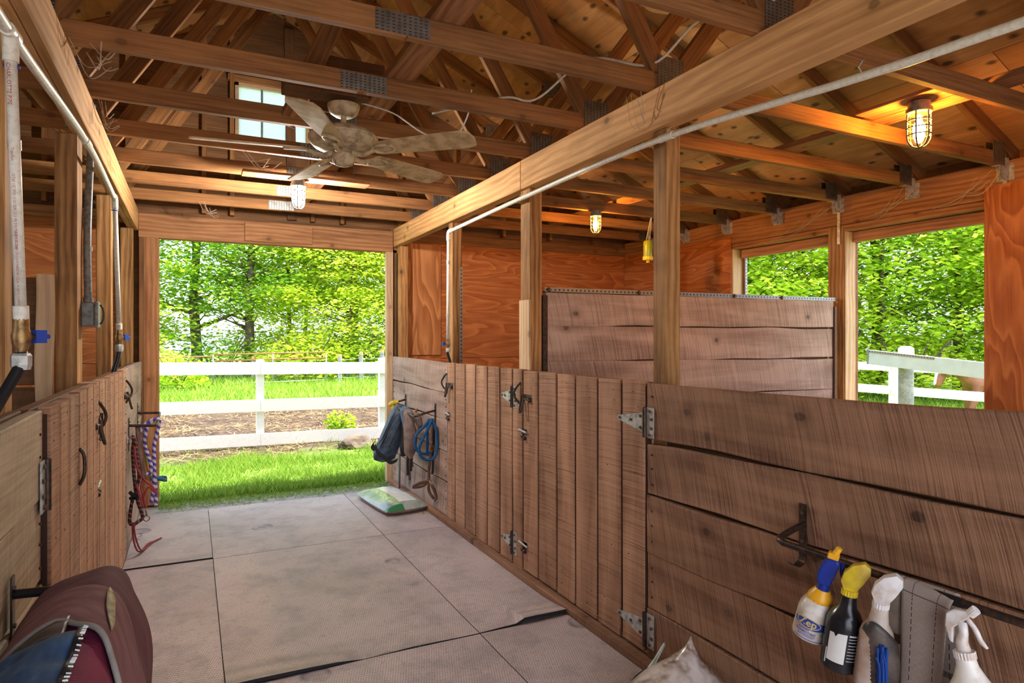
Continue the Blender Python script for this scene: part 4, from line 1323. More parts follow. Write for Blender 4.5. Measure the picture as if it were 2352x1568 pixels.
rk = empty('blanket_bar', (1.85, 5.6, .8), 'steel tack rack with fly gear next to the doorway', 'rack', 'steel tack racks')
mount_strip(RS, 5.168, 0.72, 0.925, rk, False)
mount_strip(RS, 6.02, 0.79, 0.94, rk, False)
MB().tube(spline([RS(-.004, 5.168, .865), RS(-.10, 5.17, .845), RS(-.165, 5.18, .825), RS(-.18, 5.22, .822), RS(-.172, 5.6, .84), RS(-.13, 5.98, .855), RS(-.115, 6.02, .858), RS(-.004, 6.02, .885)], 8), 0.0095, 12).build('bar', M_IRON, rk, smooth=True)

rk = empty('blanket_bar', (-0.39, 5.5, .8), 'steel tack rack above the ropes next to the doorway jamb', 'rack', 'steel tack racks')
mount_strip(LS, 5.14, 0.70, 0.93, rk, False)
mount_strip(LS, 5.93, 0.76, 0.96, rk, False)
MB().tube(spline([LS(-.004, 5.14, .876), LS(-.10, 5.13, .872), LS(-.155, 5.12, .870), LS(-.172, 5.16, .871), LS(-.165, 5.5, .873), LS(-.158, 5.86, .876), LS(-.14, 5.91, .877), LS(-.004, 5.93, .880)], 8), 0.0095, 12).build('bar', M_IRON, rk, smooth=True)

rk = empty('blanket_bar', (-0.39, 1.9, .7), 'black steel rack on the pale panel holding the saddle pads', 'rack', 'steel tack racks')
mount_strip(LS, 1.925, 0.735, 0.905, rk)
MB().tube(spline([LS(-.004, 1.922, .862), LS(-.08, 1.91, .862), LS(-.15, 1.89, .864), LS(-.20, 1.84, .862), LS(-.205, 1.75, .858), LS(-.205, 1.2, .85), LS(-.20, 1.02, .85), LS(-.15, 0.96, .85), LS(-.004, 0.94, .85)], 8), 0.0115, 12).build('bar', M_BLACK, rk, smooth=True)
# ================================================================== OUTDOORS
def smooth(a, b, x):
    t = max(0.0, min(1.0, (x - a) / (b - a)))
    return t * t * (3 - 2 * t)


def gh(x, y):
    z = -0.02 + 0.05 * noise.noise(V((x * 0.5, y * 0.5, 3))) * smooth(6.7, 8.2, y)
    z -= 0.40 * smooth(5.3, 9.0, x) * (1 - smooth(8, 20, y) * 0.7)
    z += 0.10 * smooth(9.2, 10.5, y) * smooth(15.5, 13, y) * (0.55 + noise.noise(V((x * 0.8, y * 0.9, 8)))) * (1 - smooth(5, 7, x))
    if -3.6 < x < 5.1 and y < 6.64:
        z = -0.12
    return z


def ground_mat():
    k = NT('ground_turf')
    tc = k.n('ShaderNodeTexCoord')
    sx = k.n('ShaderNodeSeparateXYZ')
    k.l(tc.outputs['Object'], sx.inputs[0])
    n1 = k.noise(tc.outputs['Object'], 1.1, 4, 0.6)
    n2 = k.noise(tc.outputs['Object'], 9.0, 4, 0.7)
    n3 = k.noise(tc.outputs['Object'], 40.0, 3, 0.7)
    grass = k.mix(k.ramp(n2, [(0.35, 0.0), (0.65, 1.0)]), (0.09, 0.21, 0.015), (0.26, 0.40, 0.05))
    grass = k.mix(k.math('MULTIPLY', k.ramp(n3, [(0.5, 0.0), (0.72, 1.0)]), 0.5), grass, (0.42, 0.34, 0.14))
    dirt = k.mix(k.ramp(n2, [(0.38, 0.0), (0.62, 1.0)]), (0.032, 0.015, 0.008), (0.15, 0.088, 0.046))
    dirt = k.mix(k.ramp(n3, [(0.42, 0.0), (0.6, 1.0)]), dirt, (0.05, 0.026, 0.016))
    y = k.math('ADD', sx.outputs[1], k.math('MULTIPLY', k.math('SUBTRACT', n1, 0.5), 2.2))
    up = k.ramp(k.math('MULTIPLY', k.math('SUBTRACT', y, 7.95), 0.5, True), [(0.1, 0.0), (0.5, 1.0)])
    dn = k.ramp(k.math('MULTIPLY', k.math('SUBTRACT', 16.0, y), 0.4, True), [(0.1, 0.0), (0.9, 1.0)])
    lft = k.ramp(k.math('MULTIPLY', k.math('SUBTRACT', 6.5, sx.outputs[0]), 0.5, True), [(0.1, 0.0), (0.9, 1.0)])
    m = k.math('MULTIPLY', k.math('MULTIPLY', up, dn), lft)
    bounce_ground = k.mix(n3, (0.34, 0.31, 0.28), (0.58, 0.54, 0.49))  # pale unseen ground behind the barn, added to bounce light indoors
    g1 = k.ramp(k.math('MULTIPLY', k.math('SUBTRACT', 1.0, sx.outputs[1]), 0.5, True), [(0.2, 0.0), (0.8, 1.0)])
    base = k.mix(g1, k.mix(m, grass, dirt), bounce_ground)
    k.setp(Base_Color=base, Roughness=0.9)
    k.bump(n3, 0.6, 0.05)
    return k.m


mb = MB()
GX = [-60 + i * 4 for i in range(13)] + [-10 + i * 0.5 for i in range(60)] + [20 + i * 4 for i in range(14)]
GY = [-30 + i * 4 for i in range(9)] + [5.6 + i * 0.35 for i in range(50)] + [23.2 + i * 5 for i in range(12)]
for x in GX:
    for y in GY:
        mb.v.append((x, y, gh(x, y)))
ny = len(GY)
for i in range(len(GX) - 1):
    for j in range(ny - 1):
        a = i * ny + j
        mb.f.append((a, a + ny, a + ny + 1, a + 1))
gr = mb.build('ground', ground_mat(), None, smooth=True)
tag(gr, 'grassy yard and trampled straw beyond the barn', 'ground', kind='structure')


def blade_mat(name, c0, c1, trans=0.45):
    k = NT(name)
    geo = k.n('ShaderNodeNewGeometry')
    col = k.ramp(geo.outputs['Random Per Island'], [(0.0, c0), (1.0, c1)])
    d = k.n('ShaderNodeBsdfDiffuse'); k.l(col, d.inputs[0])
    t = k.n('ShaderNodeBsdfTranslucent'); k.l(col, t.inputs[0])
    mx = k.n('ShaderNodeMixShader'); mx.inputs[0].default_value = trans
    k.l(d.outputs[0], mx.inputs[1]); k.l(t.outputs[0], mx.inputs[2]); k.l(mx.outputs[0], k.out.inputs[0])
    return k.m


M_GRASS = blade_mat('grass_blades', (0.08, 0.21, 0.010), (0.42, 0.56, 0.10))
M_STRAW = blade_mat('straw', (0.05, 0.022, 0.012), (0.58, 0.41, 0.22), 0.15)
M_LEAF = [blade_mat('maple_leaves', (0.24, 0.46, 0.02), (0.70, 0.84, 0.08), 0.68), blade_mat('deep_green_leaves', (0.18, 0.38, 0.03), (0.52, 0.74, 0.10), 0.68), blade_mat('yellow_green_leaves', (0.40, 0.58, 0.03), (0.82, 0.88, 0.12), 0.68)]
M_BARK = wood('tree_bark', (0.035, 0.026, 0.02), (0.16, 0.12, 0.095), stain=0.2, knots=0.2, bump=0.8)

rg = random.Random(3)
mb = MB()


def blade(x, y, z, h, w, lean, flat=False):
    a = rg.uniform(0, 6.283)
    u = V((math.cos(a), math.sin(a), 0)) * w
    b = rg.uniform(0, 6.283)
    tp = V((math.cos(b), math.sin(b), 0)) * lean
    p = V((x, y, z))
    n = len(mb.v)
    mb.v.extend([tuple(p - u), tuple(p + u), tuple(p + tp + V((0, 0, h)))])
    mb.f.append((n, n + 1, n + 2))


def turf(n, x0, x1, y0, y1, h0, h1, w, keep=lambda x, y: True):
    for _ in range(n):
        x, y = rg.uniform(x0, x1), rg.uniform(y0, y1)
        if not keep(x, y):
            continue
        cl = noise.noise(V((x * 2.4, y * 2.4, 0)))
        if cl < -0.25 and rg.random() < 0.6:
            continue
        h = rg.uniform(h0, h1) * (1 + 0.8 * cl)
        blade(x, y, gh(x, y) - 0.005, h, w, h * rg.uniform(.3, 1.1))


turf(52000, -1.4, 4.2, 6.80, 9.7, 0.03, 0.11, 0.0045, lambda x, y: y < 8.5 + 0.30 * noise.noise(V((x, 0, 0))) or rg.random() < 0.06)
turf(16000, -3.5, 8.5, 15.9, 24.0, 0.10, 0.28, 0.014)
turf(5000, -1.5, 6, 15.0, 16.2, 0.05, 0.12, 0.010)
go = mb.build('grass', M_GRASS)
tag(go, 'bright green grass in the yard beyond the doorway', 'grass', kind='stuff')
mb = MB()
turf(26000, 9.5, 22, 4.0, 16, 0.06, 0.20, 0.016)
turf(5000, 5.4, 9.5, 2.0, 9, 0.05, 0.12, 0.008)
go = mb.build('grass', M_GRASS)
tag(go, 'green grass in the paddock beyond the stall openings', 'grass', kind='stuff')
mb = MB()
# clippings trodden over the threshold
for _ in range(5200):
    x = rg.uniform(-0.27, 1.8)
    y = 6.62 - abs(rg.gauss(0, 0.19))
    if y > 5.2:
        onmat = y < 6.16
        blade(x, y, (0.002 if onmat else -0.017), rg.uniform(0.003, 0.03 if y > 6.3 else .006), 0.0035, rg.uniform(.02, .05))
for _ in range(4200):
    x, y = rg.uniform(-0.3, 1.85), rg.uniform(6.60, 6.84)
    h = rg.uniform(.03, .11)
    blade(x, y, -0.02, h, 0.0045, h * rg.uniform(.3, 1.0))
for _ in range(420):
    x, y = rg.uniform(-0.33, 1.7), rg.uniform(2.2, 6.0)
    blade(x, y, 0.004, 0.003, 0.0016, rg.uniform(.01, .035))
go = mb.build('grass_clippings', M_GRASS)
tag(go, 'loose grass clippings trodden over the threshold and mats', 'clippings', kind='stuff')

mb = MB()
for _ in range(22000):
    x, y = rg.uniform(-3, 6.0), rg.uniform(8.6, 15.8)
    if noise.noise(V((x * .9, y * .9, 5))) < -0.15 and rg.random() < .75:
        continue
    blade(x, y, gh(x, y) + rg.uniform(0, .03), rg.uniform(-.005, .05), 0.009, rg.uniform(.08, .28))
so = mb.build('straw_litter', M_STRAW)
tag(so, 'trampled straw scattered on the brown mud behind the white fence', 'straw', kind='stuff')

# ---- white board fence in front of the doorway
FY = 9.40
wfce = empty('board_fence', (1.0, FY, 0), 'white three-rail board fence seen through the doorway', 'fence', 'white board fences')
for (x, w) in ((-1.75, 0.10), (0.835, 0.10), (2.56, 0.16), (4.9, 0.10)):
    board('post', (x, FY, -0.1), (x, FY, 1.185), w, 0.10, (1, 0, 0), M_WHITE, wfce)
for (z0, z1) in ((1.085, 1.04), (0.575, 0.545), (0.115, 0.085)):
    for (xa, xb) in ((-3.2, 0.834), (0.836, 2.559), (2.561, 5.2)):
        za = z0 + (z1 - z0) * (xa + .4) / 3.0
        zb = z0 + (z1 - z0) * (xb + .4) / 3.0
        board('rail', (xa, FY - 0.065, za), (xb, FY - 0.065, zb), 0.165, 0.03, (0, 0, 1), M_WHITE, wfce)

# ---- tubular field gate and wooden posts
fg = empty('field_gate', (0.6, 21.6, 0), 'rusty and grey tubular field gates across the pasture', 'gate')
M_GATE = plain('gate_tube', (0.22, 0.30, 0.32), 0.5, 0.4, var=0.4, scale=8, dirt=(0.38, 0.16, 0.08))
M_GATER = plain('gate_rust', (0.36, 0.14, 0.07), 0.65, 0.3, var=0.3, scale=10)
for i, (z, mt) in enumerate(((0.94, M_GATER), (0.66, M_GATE), (0.42, M_GATE), (0.06, M_GATE))):
    MB().tube([(-4.5, 21.6, z - .06), (0.55, 21.6, z - .02)], 0.022, 8).build('gate_rail', mt, fg, smooth=True)
for i, (z, mt) in enumerate(((0.99, M_GATER), (0.80, M_GATER), (0.46, M_GATER), (0.08, M_GATE))):
    MB().tube([(0.62, 21.6, z - .02), (3.95, 21.6, z + .03)], 0.022, 8).build('gate_rail', mt, fg, smooth=True)
for x in (-2.9, -1.2, 0.58, 2.3, 3.95):
    MB().tube([(x, 21.6, 0.02), (x, 21.6, 0.98)], 0.024, 8).build('gate_upright', M_GATE, fg, smooth=True)
M_OLD = wood('weathered_post', (0.12, 0.12, 0.125), (0.30, 0.305, 0.32), stain=0.2, knots=0.2)
M_OLDT = plain('orange_post_top', (0.60, 0.28, 0.12), 0.8)
for i, (x, y, h) in enumerate(((4.35, 21.4, 0.95), (5.0, 21.2, 1.02), (5.65, 21.0, 1.10), (2.5, 23.2, .9), (1.9, 23.8, .85), (3.2, 22.8, .9))):
    t = empty('wooden_post', (x, y, 0), ['weathered pasture post just past the gate end', 'weathered pasture post with an orange top, between two others', 'tall weathered pasture post nearest the white corner post', 'weathered pasture post seen behind the gate rails', 'farthest weathered pasture post behind the gate', 'weathered pasture post behind the gate end upright'][i], 'post', 'weathered pasture posts')
    MB().lathe([(0.075, -0.1), (0.07, h * .5), (0.068, h - .09)], 10, (x, y, 0)).build('shaft', M_OLD, t, smooth=True, auto=50)
    MB().lathe([(0.068, h - .09), (0.066, h - .01), (0.05, h)], 10, (x, y, 0)).build('post_top', M_OLDT, t, smooth=True, auto=50)
wm = empty('wire_mesh_fence', (5.2, 21.2, 0), 'sagging wire mesh strung between the pasture posts', 'fence')
for z in (0.2, 0.4, 0.6, 0.8):
    MB().tube(spline([(4.35, 21.4, z), (4.7, 21.3, z - .03), (5.0, 21.2, z + .02), (5.3, 21.1, z - .02), (5.65, 21.0, z + .03), (7.5, 20.4, z)], 3), 0.006, 4).build('wire', M_GALV, wm)

# ---- rock
bm = bmesh.new()
bmesh.ops.create_icosphere(bm, subdivisions=3, radius=1)
for v in bm.verts:
    n = noise.noise(v.co * 1.3) * .28 + noise.noise(v.co * 3.1) * .1
    v.co = V((v.co.x * .24 * (1 + n), v.co.y * .17 * (1 + n), max(-.3, v.co.z) * .15 * (1 + n)))
me = bpy.data.meshes.new('rock'); bm.to_mesh(me); bm.free()
me.materials.append(plain('rock_stone', (0.17, 0.125, 0.09), 0.85, var=.4, scale=6, dirt=(0.08, 0.055, 0.04), bump=.5))
ro = link(bpy.data.objects.new('rock', me), None, Matrix.Translation((2.02, 8.75, 0.02)))
tag(ro, 'brown rock in the grass below the corner of the white fence', 'rock')


# ---- trees
def leaf(mb, c, s, r):
    a = r.uniform(0, 6.283)
    tilt = r.uniform(-0.9, 0.9)
    u = V((math.cos(a), math.sin(a), math.sin(tilt) * .6)) * s
    w = V((-math.sin(a), math.cos(a), r.uniform(-.7, .7))) * s * .62
    n = len(mb.v)
    mb.v.extend([tuple(c - u), tuple(c + w), tuple(c + u), tuple(c - w)])
    mb.f.append((n, n + 1, n + 2, n + 3))


def make_tree(seed, h, crown_r, crown_z0, nclump, per, ls, leafmat, trunk_r, twiggy=0.0):
    r = random.Random(seed)
    t = MB()
    x, y = 0.0, 0.0
    pts, rad = [], []
    for i in range(9):
        f = i / 8
        pts.append((x, y, -0.3 + h * .95 * f)); rad.append(trunk_r * (1 - .85 * f))
        x += r.uniform(-.12, .12); y += r.uniform(-.12, .12)
    t.tube(spline(pts, 2), [rad[min(8, i // 2)] for i in range(17)], 7)
    cr = MB()
    for c in range(nclump):
        f = r.random()
        z = crown_z0 + (h - crown_z0) * f
        env = crown_r * math.sin(math.pi * min(1, .16 + .84 * f) ** .8) + .25
        a = r.uniform(0, 6.283)
        rr = env * math.sqrt(r.uniform(.05, 1))
        base = V((math.cos(a) * rr, math.sin(a) * rr, z))
        if c % 4 == 0:
            tr_ = V((pts[min(8, int(f * 7))][0], pts[min(8, int(f * 7))][1], max(.6, z - rr * .45)))
            t.tube(spline([tr_, tr_.lerp(base, .5) + V((0, 0, -.05 * rr)), base], 2), [trunk_r * .22, trunk_r * .16, trunk_r * .12, trunk_r * .08, .008], 5)
        sp = r.uniform(.35, .7)
        for k in range(per):
            p = base + V((r.gauss(0, sp), r.gauss(0, sp), r.gauss(0, sp * .30)))
            leaf(cr, p, ls * r.uniform(.6, 1.3), r)
    return t, cr


variants = []
for i, a in enumerate(((11, 11, 3.2, 1.3, 250, 84, .088, 0, .14), (12, 10, 2.8, 0.8, 250, 80, .085, 2, .10), (13, 13, 3.2, 2.6, 160, 80, .09, 1, .20), (14, 8, 2.4, 0.4, 200, 90, .08, 0, .07), (15, 9.5, 3.0, 0.6, 250, 80, .085, 2, .11))):
    t, c = make_tree(a[0], a[1], a[2], a[3], a[4], a[5], a[6], a[7], a[8])
    tm = t.mesh('trunk', True); tm.materials.append(M_BARK)
    cm = c.mesh('crown'); cm.materials.append(M_LEAF[a[7]])
    variants.append((tm, cm))
kinds = ['bright green maple', 'yellow-green maple', 'tall dark-trunked tree', 'low leafy sapling', 'spreading yellow-green tree']
SPOTS = [
    # seen through the doorway
    (-2.6, 25.5, 0, 1.0, 'at the left edge of the doorway view'), (0.2, 27.0, 2, 1.05, 'with a thick dark trunk left of the fence post'), (1.9, 26.2, 2, .95, 'behind the white fence post, trunk in open sky'), (3.6, 27.5, 1, 1.0, 'in the middle of the doorway view'), (5.2, 25.2, 4, .92, 'right of the middle of the doorway view'), (7.2, 24.6, 4, .80, 'bushy and bright at the right edge of the doorway'), (6.4, 29.0, 2, 1.15, 'with twin trunks behind the bushy right-hand tree'), (9.4, 26.5, 0, 1.0, 'just beyond the right jamb of the doorway'), (5.0, 33.0, 1, 1.2, 'deep in the wood right of the fence post'), (-4.6, 29.0, 4, 1.1, 'hidden mostly by the left jamb of the doorway'), 
    # seen through the two openings
    (14.2, 17.5, 3, 1.25, 'low in the narrow stall opening'), (16.0, 15.2, 0, 1.0, 'filling the narrow stall opening'), (17.8, 14.6, 1, 1.0, 'behind the post between the openings'), (19.0, 12.8, 3, 1.2, 'low and twiggy in the wide stall opening'), (20.3, 13.6, 2, 1.05, 'with a dark trunk in the middle of the wide opening'), (21.5, 11.8, 0, 1.0, 'filling the upper middle of the wide opening'), (22.6, 10.0, 1, 1.0, 'at the plywood edge of the wide opening'), (24.0, 9.0, 0, 1.1, 'hidden partly by the plywood panel'), (18.5, 18.5, 2, 1.2, 'deep in the wood behind the narrow opening'), (26.5, 11.2, 1, 1.25, 'deep in the wood behind the horse'),
    (16.8, 19.5, 4, 1.15, 'in the upper part of the narrow opening'),
]
for i, (x, y, k, s, where) in enumerate(SPOTS):
    tm, cm = variants[k]
    t = empty('woodland_tree', (x, y, gh(x, y)), kinds[k] + ' ' + where, 'tree', 'trees at the edge of the wood')
    M4 = Matrix.Translation((x, y, gh(x, y))) @ Matrix.Rotation(i * 1.7, 4, 'Z') @ Matrix.Scale(s, 4)
    link(bpy.data.objects.new('trunk', tm), t, M4)
    link(bpy.data.objects.new('crown', cm), t, M4)


def shrub(x, y, r, h, n, ls, mat, label, seed):
    rr = random.Random(seed)
    t = empty('leafy_shrub', (x, y, gh(x, y)), label, 'shrub', 'leafy shrubs')
    st, cr = MB(), MB()
    for k in range(9):
        a = rr.uniform(0, 6.283)
        st.tube(spline([(x, y, gh(x, y) - .05), (x + math.cos(a) * r * .35, y + math.sin(a) * r * .35, gh(x, y) + h * .5), (x + math.cos(a) * r * .7, y + math.sin(a) * r * .7, gh(x, y) + h * .92)], 3), 0.012 * h, 5)
    for k in range(n):
        a, q = rr.uniform(0, 6.283), math.sqrt(rr.random())
        z = h * (0.12 + .9 * rr.random() * math.sqrt(max(0.05, 1 - .75 * q * q)))
        leaf(cr, V((x + math.cos(a) * q * r, y + math.sin(a) * q * r, gh(x, y) + z)), ls * rr.uniform(.6, 1.3), rr)
    st.build('stem', M_BARK, t)
    cr.build('foliage', mat, t)


shrub(2.02, 9.95, 0.24, 0.36, 260, .045, M_LEAF[0], 'small green weed clump beside the rock and fence', 1)
shrub(-0.35, 20.6, 0.8, 1.0, 900, .07, M_LEAF[0], 'pale green shrub growing through the field gate', 2)
shrub(3.6, 23.4, 1.7, 1.65, 2400, .085, M_LEAF[2], 'bright rounded shrub right behind the end of the gate', 3)
shrub(7.6, 23.0, 1.6, 2.2, 2200, .085, M_LEAF[2], 'bright leafy shrub at the right edge of the doorway view', 4)
shrub(-1.9, 23.6, 1.6, 1.5, 2000, .085, M_LEAF[2], 'leafy shrub at the left edge of the pasture gate', 8)
shrub(0.9, 25.0, 1.5, 1.7, 1600, .085, M_LEAF[1], 'dark leafy shrub beneath the trees behind the gate', 9)
shrub(5.6, 24.4, 1.5, 1.8, 1900, .085, M_LEAF[1], 'dark leafy shrub behind the weathered pasture posts', 10)
shrub(17.2, 13.2, 1.5, 2.2, 1900, .08, M_LEAF[2], 'pale twiggy shrub at the post edge of the wide opening', 5)
shrub(18.7, 11.6, 1.5, 1.9, 1900, .08, M_LEAF[2], 'pale leafy shrub behind the white paddock fence', 6)
shrub(21.2, 9.6, 1.6, 1.7, 1700, .09, M_LEAF[1], 'dark shrub behind the horse', 7)
shrub(15.4, 14.4, 1.4, 2.0, 1600, .08, M_LEAF[0], 'leafy shrub low in the narrow opening', 11)

# ---- paddock fence and the tilted board beyond the openings
pf = empty('board_fence', (11, 7, -.4), 'white two-rail paddock fence in front of the horse', 'fence', 'white board fences')
for y in (10.0, 7.12, 4.3, 1.4):
    board('post', (11.06, y, -0.6), (11.06, y, 1.05), 0.13, 0.10, (0, 1, 0), M_WHITE, pf)
for z in (0.972, 0.565):
    for (ya, yb) in ((12.9, 10.0), (9.998, 7.13), (7.11, 4.3), (4.298, 1.4)):
        board('rail', (10.99, ya, z), (10.99, yb, z), 0.145, 0.035, (0, 0, 1), M_WHITE, pf)
tb = empty('tilted_rail', (7.3, 4.2, -.3), 'tilted white plank rail on a rough round post outside the openings', 'rail')
board('plank', (7.25, 4.96, 1.254), (7.25, 2.6, 1.05), 0.168, 0.04, (0, 0, 1), plain('shaded_white_paint', (0.46, 0.51, 0.54), 0.5, var=.1, scale=10), tb)  # white rail; its bluish shade is put into the paint colour
board('end_cap', (7.25, 4.985, 1.254), (7.25, 4.962, 1.254), 0.172, 0.046, (0, 0, 1), M_CONDUIT, tb)
board('punched_edge', (7.227, 4.95, 1.322), (7.227, 4.2, 1.257), 0.026, 0.004, (0, 0, 1), M_PUNCH, tb)
rpost = MB().lathe([(0.085, -0.5), (0.08, 0.3), (0.078, 1.16), (0.082, 1.2)], 14, (7.37, 4.60, 0)).build('round_post', M_OLD, tb, smooth=True, auto=50)
MB().lathe([(0.075, 1.2), (0.085, 1.24), (0.08, 1.36), (0.05, 1.385)], 12, (7.37, 4.60, 0)).build('post_cap', M_WHITE, tb, smooth=True, auto=50)

# ---- the chestnut horse
def horse():
    root = empty('horse', (14.53, 7.29, gh(14.53, 7.29)), 'chestnut horse with a white blaze walking behind the paddock fence', 'horse')
    d = V((-0.895, 0.446, 0))
    side = V((0, 0, 1)).cross(d)
    W = Matrix.Translation((14.53, 7.29, gh(14.53, 7.29))) @ Matrix(((d.x, side.x, 0, 0), (d.y, side.y, 0, 0), (0, 0, 1, 0), (0, 0, 0, 1)))
    P, R, E = [], [], []

    def v(p, r, par=None):
        P.append(p); R.append(r)
        if par is not None:
            E.append((par, len(P) - 1))
        return len(P) - 1
    pel = v((-.55, 0, 1.08), (.25, .30))
    b1 = v((-.25, 0, 1.03), (.27, .31), pel)
    b2 = v((.05, 0, 1.02), (.27, .30), b1)
    ch = v((.36, 0, 1.05), (.23, .29), b2)
    n0 = v((.55, 0, 1.16), (.15, .21), ch)
    n1 = v((.72, 0, 1.25), (.10, .155), n0)
    n2 = v((.88, 0, 1.30), (.085, .115), n1)
    hd = v((1.00, 0, 1.27), (.09, .11), n2)
    h2 = v((1.075, 0, 1.14), (.095, .125), hd)
    h3 = v((1.125, 0, 1.0), (.072, .088), h2)
    v((1.15, 0, .90), (.070, .078), h3)
    for s in (-1, 1):
        k = .10 if s > 0 else -.06
        a = v((.40, .13 * s, .90), (.12, .13), ch)
        a = v((.42 + k * .3, .15 * s, .72), (.085, .095), a)
        a = v((.47 + k, .15 * s, .44), (.055, .06), a)
        a = v((.45 + k * 1.4, .15 * s, .18), (.038, .042), a)
        a = v((.47 + k * 1.5, .15 * s, .08), (.045, .05), a)
        v((.51 + k * 1.5, .15 * s, .02), (.058, .06), a)
        a = v((-.60, .14 * s, .93), (.15, .20), pel)
        a = v((-.50 - k * .3, .16 * s, .70), (.10, .13), a)
        a = v((-.74 - k, .15 * s, .47), (.055, .065), a)
        a = v((-.70 - k * 1.3, .15 * s, .18), (.040, .045), a)
        a = v((-.67 - k * 1.3, .15 * s, .08), (.045, .05), a)
        v((-.63 - k * 1.3, .15 * s, .02), (.058, .06), a)
    me = bpy.data.meshes.new('body')
    me.from_pydata(P, E, [])
    k = NT('chestnut_coat')
    tc = k.n('ShaderNodeTexCoord')
    sx = k.n('ShaderNodeSeparateXYZ'); k.l(tc.outputs['Object'], sx.inputs[0])
    n = k.noise(tc.outputs['Object'], 5, 3)
    coat = k.mix(k.ramp(n, [(.35, 0.), (.65, 1.)]), (0.15, 0.045, 0.018), (0.23, 0.082, 0.035))
    # front of the face: white blaze, dark muzzle
    face = k.math('GREATER_THAN', k.math('ADD', k.math('MULTIPLY', sx.outputs[0], .97), k.math('MULTIPLY', sx.outputs[2], .25)), 1.40)
    narrow = k.math('LESS_THAN', k.math('ABSOLUTE', sx.outputs[1]), .045)
    coat = k.mix(k.math('MULTIPLY', face, narrow), coat, (0.55, 0.53, 0.52))
    muz = k.math('LESS_THAN', sx.outputs[2], .915)
    far_ = k.math('GREATER_THAN', sx.outputs[0], .95)
    coat = k.mix(k.math('MULTIPLY', muz, far_), coat, (0.12, 0.085, 0.08))
    hoof = k.math('LESS_THAN', sx.outputs[2], .07)
    coat = k.mix(hoof, coat, (0.06, 0.045, 0.04))
    k.setp(Base_Color=coat, Roughness=.5)
    me.materials.append(k.m)
    ob = link(bpy.data.objects.new('body', me), root, W)
    sk = ob.modifiers.new('skin', 'SKIN')
    for i, sv in enumerate(me.skin_vertices[0].data):
        sv.radius = R[i]
        sv.use_root = (i == 0)
    sk.use_smooth_shade = True
    ob.modifiers.new('sub', 'SUBSURF').levels = 2
    ob.modifiers['sub'].render_levels = 2
    M_MANE = plain('chestnut_mane', (0.12, 0.045, 0.018), .7)
    mb = MB()
    for i in range(26):
        f = i / 25
        b = V((.50, 0, 1.36)).lerp(V((1.16, 0, 1.37)), f)
        s_ = .03 if i % 2 else .05
        mb.tube(spline([b, b + V((-.02, .06, -.05)), b + V((-.04, .10 + s_, -.20 - s_))], 3), [.02, .019, .018, .016, .013, .009, .004], 5)
    o = mb.build('mane', M_MANE, root, True, mw=W); o['kind'] = 'stuff'
    mb = MB()
    for i in range(12):
        a = random.uniform(-.05, .05)
        mb.tube(spline([(-.80, a * .4, 1.22), (-.93, a, 1.10), (-.95, a * 1.5, .75), (-.92, a * 1.7, .45)], 4), [.03, .03, .03, .03, .032, .032, .03, .028, .025, .02, .015, .01, .004], 5)
    o = mb.build('tail', M_MANE, root, True, mw=W); o['kind'] = 'stuff'
    for s in (-1, 1):
        MB().lathe([(.032, 0), (.036, .04), (.022, .10), (.003, .14)], 8, (.96, .06 * s, 1.36), (-.15, .25 * s, 1), sy=.5).build('ear', k.m, root, True, mw=W)
        MB().lathe([(.004, 0), (.018, .006), (.018, .012), (.004, .018)], 8, (1.04, .078 * s, 1.19), (.2, s, .1)).build('eye', M_BLACK, root, True, mw=W)


horse()
# ================================================================== SPRAY BOTTLES AND THINGS ON THE NEAR BAR
def axis_frame(base, top, ndir):
    b, t = V(base), V(top)
    a = (t - b).normalized()
    n = V(ndir)
    n = (n - a * n.dot(a)).normalized()
    w = a.cross(n)
    return Matrix.Translation(b) @ Matrix(((n.x, w.x, a.x, 0), (n.y, w.y, a.y, 0), (n.z, w.z, a.z, 0), (0, 0, 0, 1)))


def wrap(vv, ff, r, h, a0, mw, name, mat, parent, lift=0.0006):
    """flat lettering or a flat shape wrapped round a bottle (x round it, y up)"""
    P = []
    for p in vv:
        th = a0 + p[0] / r
        P.append((math.cos(th) * (r + lift), math.sin(th) * (r + lift), h + p[1]))
    mb = MB()
    mb.add(P, ff)
    return mb.build(name, mat, parent, mw=mw)


def patch(x0, x1, y0, y1, n=10):
    vv, ff = [], []
    for i in range(n + 1):
        x = x0 + (x1 - x0) * i / n
        vv += [(x, y0), (x, y1)]
    for i in range(n):
        ff.append((2 * i, 2 * i + 2, 2 * i + 3, 2 * i + 1))
    return vv, ff


def shroud(h, s=1.0, t=0.017):
    """trigger-sprayer head with a curved shroud, nozzle towards local +x"""
    mb = MB()
    prof = [(-.016, 0), (.016, 0), (.021, .012), (.030, .028), (.044, .060), (.042, .078), (.026, .088), (-.002, .074), (-.021, .048), (-.026, .022)]
    rings = []
    for (yy, k) in ((-t, .66), (-t * .80, .96), (0, 1.0), (t * .80, .96), (t, .66)):
        cx, cz = .012, .038
        for (px, pz) in prof:
            mb.v.append(((cx + (px - cx) * k) * s, yy * s, h + (cz + (pz - cz) * k) * s))
    n = len(prof)
    for i in range(4):
        for k in range(n):
            mb.f.append((i * n + k, i * n + (k + 1) % n, (i + 1) * n + (k + 1) % n, (i + 1) * n + k))
    mb.f.append(tuple(range(n))[::-1]); mb.f.append(tuple(4 * n + k for k in range(n)))
    return mb


